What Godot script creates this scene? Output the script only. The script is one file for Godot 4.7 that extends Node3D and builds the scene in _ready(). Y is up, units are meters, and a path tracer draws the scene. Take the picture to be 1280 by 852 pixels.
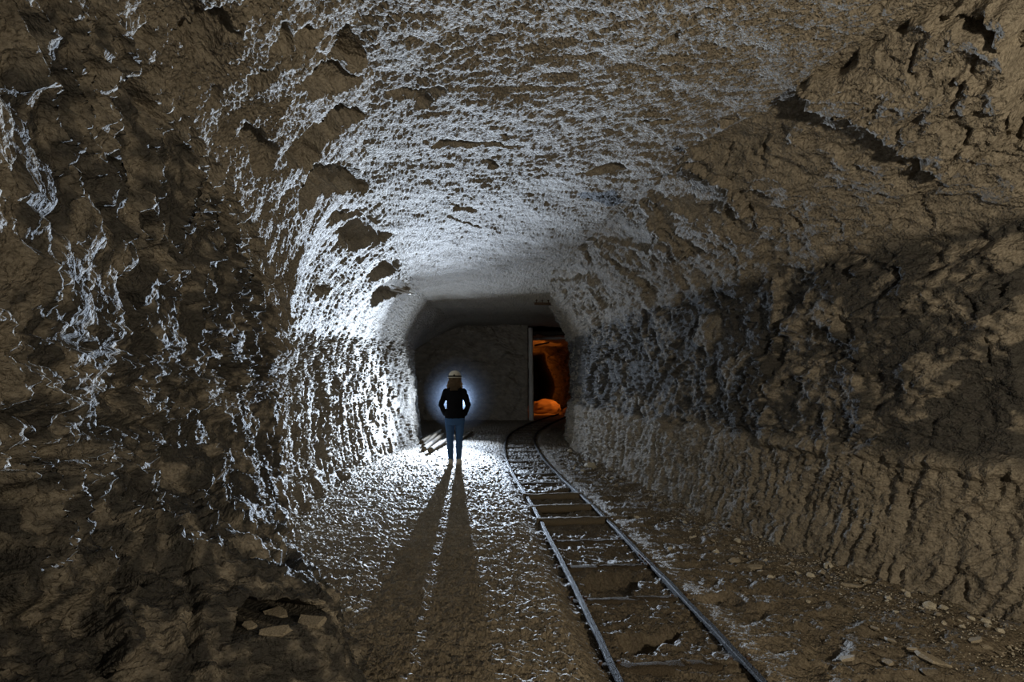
extends Node3D
# A mine drift: rock walls, a curved narrow-gauge track, one person against a hidden lamp.
# Depth d is the distance in front of the lens along -z; the lens is 1.53 m above the floor.

const Q := 1.0            # mesh density
const FOCAL := 700.0      # pixels, for a frame of 1280 x 852
const EYE := 1.53
const HORIZON := 475.0

const STONE := Color(0.38, 0.335, 0.27)    # the tan limestone of walls and roof
const SHALE := Color(0.085, 0.08, 0.073)   # the dark beds

var mats := {}
var taken := {}
var noises := {}

# ---------------------------------------------------------------- small helpers

func px(p: Vector3) -> Vector2:
	var d := maxf(-p.z, 0.05)
	return Vector2(640.0 + p.x / d * FOCAL, HORIZON - (p.y - EYE) / d * FOCAL)

func on_floor(u: float, v: float) -> Vector3:
	var d := EYE * FOCAL / (v - HORIZON)
	return Vector3((u - 640.0) / FOCAL * d, 0.0, -d)

func numbered(called: String) -> String:
	if not taken.has(called):
		taken[called] = 0
		return called
	taken[called] += 1
	return "%s_%03d" % [called, taken[called]]

func tag(o: Node, label: String, category: String, group := "", kind := "") -> Node:
	if label: o.set_meta("label", label)
	if category: o.set_meta("category", category)
	if group: o.set_meta("group", group)
	if kind: o.set_meta("kind", kind)
	return o

func obj(called: String, m: Mesh, mat: Material, parent: Node = self) -> MeshInstance3D:
	var o := MeshInstance3D.new()
	o.name = numbered(called) if parent == self else called
	o.mesh = m
	if mat: o.material_override = mat
	parent.add_child(o, true)
	return o

func thing(called: String, at := Vector3.ZERO, turn := 0.0) -> Node3D:
	var o := Node3D.new()
	o.name = numbered(called)
	add_child(o, true)
	o.position = at
	o.rotation.y = turn
	return o

func noise(key: String, type: int, freq: float, seed_: int, oct := 1, fractal := FastNoiseLite.FRACTAL_FBM, ret := FastNoiseLite.RETURN_DISTANCE, gain := 0.5) -> FastNoiseLite:
	var n := FastNoiseLite.new()
	n.noise_type = type
	n.frequency = freq
	n.seed = seed_
	n.fractal_type = fractal if oct > 1 else FastNoiseLite.FRACTAL_NONE
	n.fractal_octaves = oct
	n.fractal_gain = gain
	n.cellular_return_type = ret
	n.cellular_jitter = 1.0
	noises[key] = n
	return n

func sm(a: float, b: float, x: float) -> float:
	var t := clampf((x - a) / (b - a), 0.0, 1.0)
	return t * t * (3.0 - 2.0 * t)

func lin(r: float, g: float, b: float) -> Color:
	return Color(r, g, b).linear_to_srgb()

# ---------------------------------------------------------------- rock surfaces
# A surface is a grid: row = a step of depth, column = a step along the profile (metres).

func rows_of_depth() -> PackedFloat32Array:
	var out := PackedFloat32Array([-3.0, -2.4, -1.8, -1.2, -0.7, -0.3, 0.0, 0.25, 0.5, 0.7, 0.9, 1.05, 1.2, 1.3])
	var n := int(620 * Q)
	for i in n:
		out.append(1.38 * pow(22.5 / 1.38, float(i) / (n - 1)))
	return out

func between(table: Array, d: float) -> PackedVector2Array:
	var n := table.size()
	var k := 0
	while k < n - 2 and d > table[k + 1][0]:
		k += 1
	var a0: Array = table[maxi(k - 1, 0)]
	var a: Array = table[k]
	var b: Array = table[k + 1]
	var b1: Array = table[mini(k + 2, n - 1)]
	var w := clampf((d - a[0]) / (b[0] - a[0]), 0.0, 1.0)
	var out := PackedVector2Array()
	for i in a[1].size():
		var p: Vector2 = a[1][i]
		var q: Vector2 = b[1][i]
		var pre: Vector2 = a0[1][i]
		var post: Vector2 = b1[1][i]
		var tb: float = b[0] - a[0]
		var ta: float = (a0[0] - a[0]) if k > 0 else -tb
		var tc: float = (b1[0] - a[0]) if k + 2 < n else tb * 2.0
		out.append(p.cubic_interpolate_in_time(q, pre, post, w, tb, ta, tc))
	return out

func surface(called: String, table: Array, cols: int, inward: Vector2, ref_at := 5.0) -> Dictionary:
	var S := {"name": called, "dd": rows_of_depth(), "n": 0, "m": cols}
	var dd: PackedFloat32Array = S.dd
	var n := dd.size()
	S.n = n
	var ref := between(table, ref_at)
	var at := [0.0]
	for i in range(1, ref.size()):
		at.append(at[i - 1] + ref[i].distance_to(ref[i - 1]))
	var total: float = at[-1]
	var aa := PackedFloat32Array()
	var seg := PackedInt32Array()
	var wt := PackedFloat32Array()
	for c in cols:
		var a := total * c / (cols - 1)
		aa.append(a)
		var k := 0
		while k < at.size() - 2 and a > at[k + 1]:
			k += 1
		seg.append(k)
		wt.append((a - at[k]) / (at[k + 1] - at[k]))
	S.aa = aa
	var pos := PackedVector3Array()
	pos.resize(n * cols)
	var last := ref.size() - 1
	for r in n:
		var P := between(table, dd[r])
		for c in cols:
			var k := seg[c]
			var q := P[k].cubic_interpolate(P[k + 1], P[maxi(k - 1, 0)], P[mini(k + 2, last)], wt[c])
			pos[r * cols + c] = Vector3(q.x, q.y, -dd[r])
	S.pos = pos
	S.nrm = normals(pos, n, cols, Vector3(inward.x, inward.y, 0))
	var disp := PackedFloat32Array()
	disp.resize(n * cols)
	S.disp = disp
	var rb := PackedFloat32Array()
	rb.resize(n * cols)
	S.rib = rb
	var tint := PackedFloat32Array()   # 0 = the rock's own colour, below = darker matter, above = paler matter
	tint.resize(n * cols)
	S.tint = tint
	var calm := PackedFloat32Array()   # 0 = full roughness, 1 = smooth facet
	calm.resize(n * cols)
	S.calm = calm
	return S

func normals(pos: PackedVector3Array, n: int, m: int, inward: Vector3) -> PackedVector3Array:
	var out := PackedVector3Array()
	out.resize(n * m)
	var flip := 0.0
	for r in n:
		var r0 := maxi(r - 1, 0) * m
		var r1 := mini(r + 1, n - 1) * m
		var i := r * m
		for c in m:
			var e := pos[r1 + c] - pos[r0 + c]
			var f := pos[i + mini(c + 1, m - 1)] - pos[i + maxi(c - 1, 0)]
			var v := e.cross(f)
			if flip == 0.0:
				flip = 1.0 if v.dot(inward) > 0.0 else -1.0
			out[i + c] = (v * flip).normalized()
	return out

func find(S: Dictionary, u: float, v: float, d0 := 1.2, d1 := 22.4) -> Vector2:
	# grid row and column (with fractions left out) whose place on the rock shows at that pixel
	var best := 1e9
	var at := Vector2i.ZERO
	var n: int = S.n
	var m: int = S.m
	var dd: PackedFloat32Array = S.dd
	var pos: PackedVector3Array = S.pos
	var want := Vector2(u, v)
	for r in range(0, n, 9):
		if dd[r] < d0 or dd[r] > d1: continue
		for c in range(0, m, 9):
			var e := px(pos[r * m + c]).distance_squared_to(want)
			if e < best:
				best = e
				at = Vector2i(r, c)
	var mid := at
	best = 1e9
	for r in range(maxi(mid.x - 12, 0), mini(mid.x + 13, n), 2):
		for c in range(maxi(mid.y - 12, 0), mini(mid.y + 13, m), 2):
			var e := px(pos[r * m + c]).distance_squared_to(want)
			if e < best:
				best = e
				at = Vector2i(r, c)
	return Vector2(at)

func trace(S: Dictionary, line: Array, d0 := 1.2, d1 := 22.4) -> PackedVector2Array:
	# pixels of an outline, as places (profile metre, depth) on the rock
	var out := PackedVector2Array()
	for i in range(0, line.size(), 2):
		var far := d1
		if S.name == "wall_left" and line[i + 1] > 685.0: far = minf(d1, 2.55)   # the foot of the near rock, not the wall it hides
		var g := find(S, line[i], line[i + 1], d0, far)
		out.append(Vector2(S.aa[int(g.y)], S.dd[int(g.x)]))
	return out

func row_at(S: Dictionary, d: float) -> int:
	var dd: PackedFloat32Array = S.dd
	return clampi(dd.bsearch(d), 0, int(S.n) - 1)

func col_at(S: Dictionary, a: float) -> int:
	var aa: PackedFloat32Array = S.aa
	return clampi(int(a / aa[1]), 0, int(S.m) - 1)

func rib(S: Dictionary, line: PackedVector2Array, wide: float, high: float, rough := 0.6) -> void:
	# a crooked ridge (or, with high < 0, a crack) along a line on the rock
	var aa: PackedFloat32Array = S.aa
	var dd: PackedFloat32Array = S.dd
	var disp: PackedFloat32Array = S.rib
	var m: int = S.m
	var nz: FastNoiseLite = noises.wob
	for k in range(line.size() - 1):
		var p := line[k]
		var q := line[k + 1]
		var w := wide * 2.2
		var r0 := row_at(S, minf(p.y, q.y) - w)
		var r1 := row_at(S, maxf(p.y, q.y) + w)
		var c0 := col_at(S, minf(p.x, q.x) - w)
		var c1 := col_at(S, maxf(p.x, q.x) + w)
		for r in range(r0, r1 + 1):
			for c in range(c0, c1 + 1):
				var x := Vector2(aa[c], dd[r])
				x += Vector2(nz.get_noise_2d(x.x * 9.0, x.y * 9.0), nz.get_noise_2d(x.x * 9.0 + 70.0, x.y * 9.0)) * wide * rough * 2.0
				var t := Geometry2D.get_closest_point_to_segment(x, p, q).distance_to(x) / wide
				if t < 1.0:
					var i := r * m + c
					var e := 1.0 - t
					var h := high * e * (1.4 - 0.4 * e)
					if absf(h) > absf(disp[i]) or h * disp[i] < 0.0:
						disp[i] = h
	S.rib = disp

func patch(S: Dictionary, poly: PackedVector2Array, deep: float, edge: float, ramp := 0.0, tint := 0.0, calm := 0.0) -> void:
	# a facet cut into the rock (deep < 0) or a slab standing proud; ramp 1 = deepest on the near side, -1 = on the far side
	var aa: PackedFloat32Array = S.aa
	var dd: PackedFloat32Array = S.dd
	var disp: PackedFloat32Array = S.disp
	var tt: PackedFloat32Array = S.tint
	var cm: PackedFloat32Array = S.calm
	var m: int = S.m
	var nz: FastNoiseLite = noises.wob
	var lo := poly[0]
	var hi := poly[0]
	for p in poly:
		lo = lo.min(p)
		hi = hi.max(p)
	var np := poly.size()
	for r in range(row_at(S, lo.y - 0.06), row_at(S, hi.y + 0.06) + 1):
		for c in range(col_at(S, lo.x - 0.06), col_at(S, hi.x + 0.06) + 1):
			var x := Vector2(aa[c], dd[r])
			x += Vector2(nz.get_noise_2d(x.x * 5.0, x.y * 5.0), nz.get_noise_2d(x.x * 5.0 + 70.0, x.y * 5.0)) * 0.05
			if not Geometry2D.is_point_in_polygon(x, poly): continue
			var e := 1e9
			for k in np:
				e = minf(e, Geometry2D.get_closest_point_to_segment(x, poly[k], poly[(k + 1) % np]).distance_squared_to(x))
			var s := minf(1.0, sqrt(e) / edge)
			var t := clampf((hi.y - x.y) / maxf(hi.y - lo.y, 0.01), 0.0, 1.0)
			var k2 := 1.0
			if ramp > 0.0: k2 = lerpf(1.0, t, ramp)
			elif ramp < 0.0: k2 = lerpf(1.0, 1.0 - t, -ramp)
			var i := r * m + c
			disp[i] += deep * s * k2
			tt[i] += tint * s
			cm[i] = maxf(cm[i], calm * s)
	S.disp = disp
	S.tint = tt
	S.calm = cm

func hollow(S: Dictionary, poly: PackedVector2Array, into: Vector3, edge: float) -> void:
	# a cave: the skin inside the outline is pushed in level, under the rock above
	var aa: PackedFloat32Array = S.aa
	var dd: PackedFloat32Array = S.dd
	var pos: PackedVector3Array = S.pos
	var m: int = S.m
	var np := poly.size()
	for r in range(row_at(S, 1.2), row_at(S, 3.4)):
		for c in m:
			var x := Vector2(aa[c], dd[r])
			if not Geometry2D.is_point_in_polygon(x, poly): continue
			var e := 1e9
			for k in np:
				e = minf(e, Geometry2D.get_closest_point_to_segment(x, poly[k], poly[(k + 1) % np]).distance_to(x))
			pos[r * m + c] += into * sm(0.0, edge, e)
	S.pos = pos

func grid_mesh(pos: PackedVector3Array, n: int, m: int, inward: Vector3, col: PackedColorArray) -> ArrayMesh:
	var nrm := normals(pos, n, m, inward)
	var e := pos[m] - pos[0]
	var f := pos[1] - pos[0]
	var clockwise := e.cross(f).dot(inward) > 0.0
	var idx := PackedInt32Array()
	idx.resize((n - 1) * (m - 1) * 6)
	var k := 0
	for r in n - 1:
		for c in m - 1:
			var i := r * m + c
			if clockwise:
				idx[k] = i; idx[k + 1] = i + 1; idx[k + 2] = i + m
				idx[k + 3] = i + 1; idx[k + 4] = i + m + 1; idx[k + 5] = i + m
			else:
				idx[k] = i; idx[k + 1] = i + m; idx[k + 2] = i + 1
				idx[k + 3] = i + 1; idx[k + 4] = i + m; idx[k + 5] = i + m + 1
			k += 6
	var arr := []
	arr.resize(Mesh.ARRAY_MAX)
	arr[Mesh.ARRAY_VERTEX] = pos
	arr[Mesh.ARRAY_NORMAL] = nrm
	if col.size(): arr[Mesh.ARRAY_COLOR] = col
	arr[Mesh.ARRAY_INDEX] = idx
	var am := ArrayMesh.new()
	am.add_surface_from_arrays(Mesh.PRIMITIVE_TRIANGLES, arr)
	return am

func finish(S: Dictionary, bump: PackedFloat32Array, col: PackedColorArray, inward: Vector3, mat: Material) -> MeshInstance3D:
	var pos: PackedVector3Array = S.pos
	var nrm: PackedVector3Array = S.nrm
	var rb: PackedFloat32Array = S.rib
	var out := PackedVector3Array()
	out.resize(pos.size())
	for i in pos.size():
		bump[i] += rb[i]
		out[i] = pos[i] + nrm[i] * bump[i]
	S.high = bump
	var o := obj(S.name, grid_mesh(out, S.n, S.m, inward, col), mat)
	o.set_meta("kind", "structure")
	return o

# ---------------------------------------------------------------- where the rock runs (metres, by depth)

func V(x: float, y: float) -> Vector2: return Vector2(x, y)

func left_table() -> Array:
	return [
		[-3.0, [V(-1.5, -0.1), V(-1.8, 0.7), V(-1.95, 1.5), V(-1.95, 2.9), V(-1.6, 3.3), V(-0.8, 3.5)]],
		[0.0, [V(-1.3, -0.1), V(-1.35, 0.6), V(-1.45, 1.3), V(-1.45, 2.8), V(-1.15, 3.2), V(-0.75, 3.45)]],
		[1.5, [V(-1.1, -0.1), V(-1.2, 0.5), V(-1.45, 1.12), V(-1.42, 2.92), V(-1.08, 3.16), V(-0.7, 3.42)]],
		[2.0, [V(-0.82, -0.1), V(-0.98, 0.5), V(-1.56, 1.12), V(-1.49, 2.87), V(-1.1, 3.13), V(-0.71, 3.43)]],
		[2.4, [V(-0.62, -0.1), V(-0.78, 0.48), V(-1.66, 1.14), V(-1.55, 2.78), V(-1.13, 3.1), V(-0.73, 3.43)]],
		[2.65, [V(-0.7, -0.1), V(-0.86, 0.55), V(-1.71, 1.16), V(-1.58, 2.72), V(-1.16, 3.08), V(-0.75, 3.43)]],
		[3.0, [V(-1.0, -0.1), V(-1.14, 0.6), V(-1.77, 1.2), V(-1.64, 2.64), V(-1.22, 3.05), V(-0.8, 3.44)]],
		[3.5, [V(-1.45, -0.1), V(-1.52, 0.6), V(-1.84, 1.28), V(-1.74, 2.53), V(-1.33, 3.02), V(-0.88, 3.44)]],
		[4.3, [V(-1.76, -0.1), V(-1.83, 0.6), V(-1.92, 1.4), V(-1.87, 2.3), V(-1.54, 2.92), V(-1.12, 3.45)]],
		[4.9, [V(-1.95, -0.1), V(-1.98, 0.6), V(-1.97, 1.4), V(-1.95, 2.1), V(-1.73, 2.82), V(-1.28, 3.46)]],
		[5.6, [V(-2.2, -0.1), V(-2.3, 0.6), V(-2.33, 1.4), V(-2.3, 2.1), V(-2.03, 2.84), V(-1.4, 3.46)]],
		[7.0, [V(-2.42, -0.1), V(-2.6, 0.6), V(-2.65, 1.4), V(-2.6, 2.15), V(-2.25, 2.86), V(-1.55, 3.46)]],
		[9.0, [V(-2.55, -0.1), V(-2.75, 0.7), V(-2.8, 1.5), V(-2.75, 2.25), V(-2.3, 2.9), V(-1.75, 3.46)]],
		[12.0, [V(-2.5, -0.1), V(-2.7, 0.7), V(-2.75, 1.5), V(-2.75, 2.4), V(-2.45, 2.95), V(-1.95, 3.46)]],
		[15.0, [V(-2.42, -0.1), V(-2.52, 0.7), V(-2.57, 1.5), V(-2.65, 2.45), V(-2.4, 3.0), V(-2.0, 3.47)]],
		[16.2, [V(-2.75, -0.1), V(-2.85, 0.7), V(-2.9, 1.5), V(-2.85, 2.45), V(-2.45, 3.0), V(-1.95, 3.48)]],
		[18.0, [V(-3.5, -0.1), V(-3.6, 0.7), V(-3.6, 1.5), V(-3.4, 2.35), V(-2.6, 2.95), V(-1.75, 3.52)]],
		[22.5, [V(-4.4, -0.1), V(-4.5, 0.7), V(-4.5, 1.5), V(-4.3, 2.4), V(-3.3, 3.1), V(-2.1, 3.66)]],
	]

func right_table() -> Array:
	return [
		[-3.0, [V(3.3, -0.1), V(3.5, 0.5), V(3.55, 1.0), V(3.5, 1.8), V(3.35, 2.55), V(3.0, 3.0), V(2.5, 3.5)]],
		[1.5, [V(3.3, -0.1), V(3.5, 0.5), V(3.55, 1.0), V(3.5, 1.8), V(3.35, 2.55), V(2.9, 3.0), V(2.4, 3.5)]],
		[2.5, [V(3.25, -0.1), V(3.45, 0.5), V(3.5, 1.0), V(3.45, 1.8), V(3.3, 2.55), V(2.8, 3.0), V(2.3, 3.48)]],
		[3.4, [V(3.05, -0.1), V(3.25, 0.5), V(3.3, 1.0), V(3.25, 1.8), V(3.1, 2.55), V(2.6, 3.0), V(2.05, 3.46)]],
		[4.0, [V(2.78, -0.1), V(2.95, 0.5), V(3.0, 1.0), V(2.95, 1.8), V(2.8, 2.55), V(2.3, 3.0), V(1.72, 3.46)]],
		[5.0, [V(2.42, -0.1), V(2.6, 0.5), V(2.65, 1.0), V(2.6, 1.8), V(2.4, 2.55), V(1.9, 3.0), V(1.38, 3.46)]],
		[7.4, [V(1.98, -0.1), V(2.1, 0.5), V(2.12, 1.0), V(2.1, 1.8), V(1.93, 2.52), V(1.5, 3.0), V(1.02, 3.46)]],
		[10.0, [V(1.63, -0.1), V(1.72, 0.5), V(1.75, 1.0), V(1.72, 1.8), V(1.64, 2.52), V(1.2, 3.03), V(0.75, 3.46)]],
		[12.6, [V(1.45, -0.1), V(1.5, 0.5), V(1.52, 1.0), V(1.52, 1.8), V(1.5, 2.52), V(1.2, 3.0), V(0.85, 3.46)]],
		[14.6, [V(1.5, -0.1), V(1.55, 0.5), V(1.58, 1.0), V(1.58, 1.8), V(1.55, 2.5), V(1.33, 3.0), V(1.0, 3.47)]],
		[16.0, [V(1.7, -0.1), V(1.75, 0.5), V(1.78, 1.0), V(1.76, 1.8), V(1.72, 2.5), V(1.5, 3.0), V(1.2, 3.48)]],
		[18.0, [V(2.5, -0.1), V(2.6, 0.5), V(2.6, 1.0), V(2.6, 1.8), V(2.5, 2.5), V(2.3, 3.05), V(1.9, 3.52)]],
		[22.5, [V(3.4, -0.1), V(3.5, 0.5), V(3.5, 1.0), V(3.5, 1.8), V(3.4, 2.5), V(3.0, 3.2), V(2.5, 3.66)]],
	]

func ceiling_table() -> Array:
	var out := []
	var L := left_table()
	var R := right_table()
	for d in [-3.0, 0.0, 1.5, 2.5, 3.4, 4.3, 5.2, 6.2, 7.4, 9.0, 10.5, 12.0, 13.5, 15.0, 16.2, 18.0, 22.5]:
		var l := between(L, d)
		var r := between(R, d)
		var p: Vector2 = l[5]
		var q: Vector2 = r[6]
		out.append([d, [p + V(-0.3, 0.0), p, p.lerp(q, 0.3) + V(0, 0.04), p.lerp(q, 0.7) + V(0, 0.03), q, q + V(0.3, 0.0)]])
	return out

func past(table: Array) -> Array:
	# the slopes run on above the roof so that the rock closes
	for e in table:
		var n: int = e[1].size()
		var p: Vector2 = e[1][n - 1]
		var q: Vector2 = e[1][n - 2]
		e[1].append(p + (p - q).normalized() * 0.22)
	return table

func floor_table() -> Array:
	var out := []
	var L := left_table()
	var R := right_table()
	for d in [-3.0, 0.0, 1.5, 2.5, 3.4, 4.3, 4.9, 5.6, 7.0, 9.0, 12.0, 15.0, 16.2, 18.0, 22.5]:
		var l := between(L, d)
		var r := between(R, d)
		var p := V(l[0].x - 0.35, 0)
		var q := V(r[0].x + 0.35, 0)
		out.append([d, [p, p.lerp(q, 0.33), p.lerp(q, 0.67), q]])
	return out

# centre line of the track: depth -> x
const TRACK := [[-3.0, 1.34], [0.0, 1.13], [2.84, 0.9], [3.55, 0.855], [4.98, 0.75], [6.9, 0.59], [8.57, 0.415], [10.7, 0.25], [13.0, 0.19], [15.0, 0.25], [17.0, 0.47], [19.0, 0.84], [21.4, 1.4], [25.0, 2.4], [27.0, 3.0]]

func track_x(d: float) -> float:
	var k := 0
	while k < TRACK.size() - 2 and d > TRACK[k + 1][0]:
		k += 1
	var a: Array = TRACK[k]
	var b: Array = TRACK[k + 1]
	var p: Array = TRACK[maxi(k - 1, 0)]
	var q: Array = TRACK[mini(k + 2, TRACK.size() - 1)]
	var tb: float = b[0] - a[0]
	var w: float = (d - a[0]) / tb
	return cubic_interpolate_in_time(a[1], b[1], p[1], q[1], w, tb, (p[0] - a[0]) if k > 0 else -tb, (q[0] - a[0]) if k + 2 < TRACK.size() else tb * 2.0)

# ---------------------------------------------------------------- the four rock surfaces

var left_grid := {}

func build_left() -> void:
	var S := surface("wall_left", past(left_table()), int(540 * Q), V(1, 0), 3.3)
	left_marks(S)
	var n: int = S.n
	var m: int = S.m
	var aa: PackedFloat32Array = S.aa
	var dd: PackedFloat32Array = S.dd
	var pos: PackedVector3Array = S.pos
	var disp: PackedFloat32Array = S.disp
	var tint: PackedFloat32Array = S.tint
	var calm: PackedFloat32Array = S.calm
	var bump := PackedFloat32Array()
	bump.resize(n * m)
	var col := PackedColorArray()
	col.resize(n * m)
	var big: FastNoiseLite = noises.big
	var blk: FastNoiseLite = noises.block
	var rdg: FastNoiseLite = noises.ridge
	var fine: FastNoiseLite = noises.fine
	var wob: FastNoiseLite = noises.wob
	var flk: FastNoiseLite = noises.flake
	var scl: FastNoiseLite = noises.scallop
	for r in n:
		var d := dd[r]
		var near := 1.0 - sm(4.6, 5.3, d)
		var P := between(left_table(), d)
		var sh := P[3].y      # height of the shoulder
		for c in m:
			var i := r * m + c
			var a := aa[c]
			var p := pos[i]
			var slope := sm(sh - 0.1, sh + 0.12, p.y)
			var w := big.get_noise_2d(a * 1.3, d * 1.3)
			var w2 := wob.get_noise_2d(a * 2.0 + 9.0, d * 2.0)
			var h := w * lerpf(0.07, 0.035, slope)
			# near blocks, split along joints that dip away from the viewer
			var k := near * (1.0 - slope)
			var p1 := a + 0.52 * d
			var p2 := d - 0.52 * a
			if k > 0.01:
				var strata := wob.get_noise_2d(3.0 + d * 0.25, (p.y + d * 0.1) * 5.0 + w * 0.6)
				var up := sm(1.3, 1.9, p.y)
				# steps along the joints: each bed dips towards the viewer and breaks off on the far side
				var f := fposmod((0.46 * d + 0.89 * a) / 0.19 + w2 * 0.55 + w * 0.5, 1.0)
				f = f / 0.8 if f < 0.8 else (1.0 - f) / 0.2
				h += k * up * f * 0.055 * sm(-0.25, 0.3, wob.get_noise_2d(a * 1.7 + 31.0, d * 2.6))
				h += k * (blk.get_noise_2d(lerpf(a, p1, up) * lerpf(2.4, 4.0, up) + w * 0.8, lerpf(d, p2, up) * lerpf(2.2, 1.3, up) + w2 * 0.8) * lerpf(0.045, 0.02, up) + strata * 0.03 * (1.0 - up * 0.7) + rdg.get_noise_2d(a * 7.0, d * 5.0) * lerpf(0.013, 0.006, up))
				h += k * (blk.get_noise_2d(a * 8.0 + w2, d * 6.5 + w) * lerpf(0.014, 0.008, up) + blk.get_noise_2d(a * 17.0 + w2 * 2.0, d * 15.0 + w) * lerpf(0.009, 0.005, up) + rdg.get_noise_2d(a * 24.0, d * 22.0) * 0.005)
			# slope of flakes
			if slope > 0.01:
				var far := sm(4.0, 7.0, d)
				h += slope * (1.0 - calm[i] * 0.85) * (scl.get_noise_2d(a * 5.0 + w2 * 1.5, d * 9.0 + w * 2.0) * -0.026 * (1.0 - far * 0.5) + flk.get_noise_2d(a * 6.0 + w2 * 1.5, d * 11.0 + w * 2.0) * 0.026 * far + rdg.get_noise_2d(a * 13.0 + w * 3.0, d * 22.0) * 0.009)
			# fluted wall
			k = (1.0 - near) * (1.0 - slope)
			if k > 0.01:
				h += k * (flk.get_noise_2d(a * 1.3 + w2 * 0.7, d * 7.0 + w * 2.5 - a * 1.5) * 0.046 + rdg.get_noise_2d(a * 4.0, d * 18.0 + w2 * 2.0) * 0.012)
			h += fine.get_noise_2d(a * 26.0, d * 26.0) * 0.006
			bump[i] = h + disp[i]
			# colour of the stone: beds of tan and of dark shale, mottled
			var v := wob.get_noise_2d(a * 3.0 - 40.0, d * 3.0) * 0.5 + fine.get_noise_2d(a * 9.0, d * 9.0) * 0.5
			var mot := sm(-0.15, 0.5, v * 0.9 + blk.get_noise_2d(a * 5.0 + w * 2.0, d * 4.0 + w2 * 2.0) * 0.35)
			var cc := STONE.lerp(SHALE, clampf(-tint[i], 0.0, 1.0) * (1.0 - 0.85 * mot)) * (1.0 + v * 0.35)
			col[i] = Color(maxf(cc.r, 0.02), maxf(cc.g, 0.018), maxf(cc.b, 0.014))
	finish(S, bump, col, Vector3(1, 0, 0), mats.rock)
	left_grid = S

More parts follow.
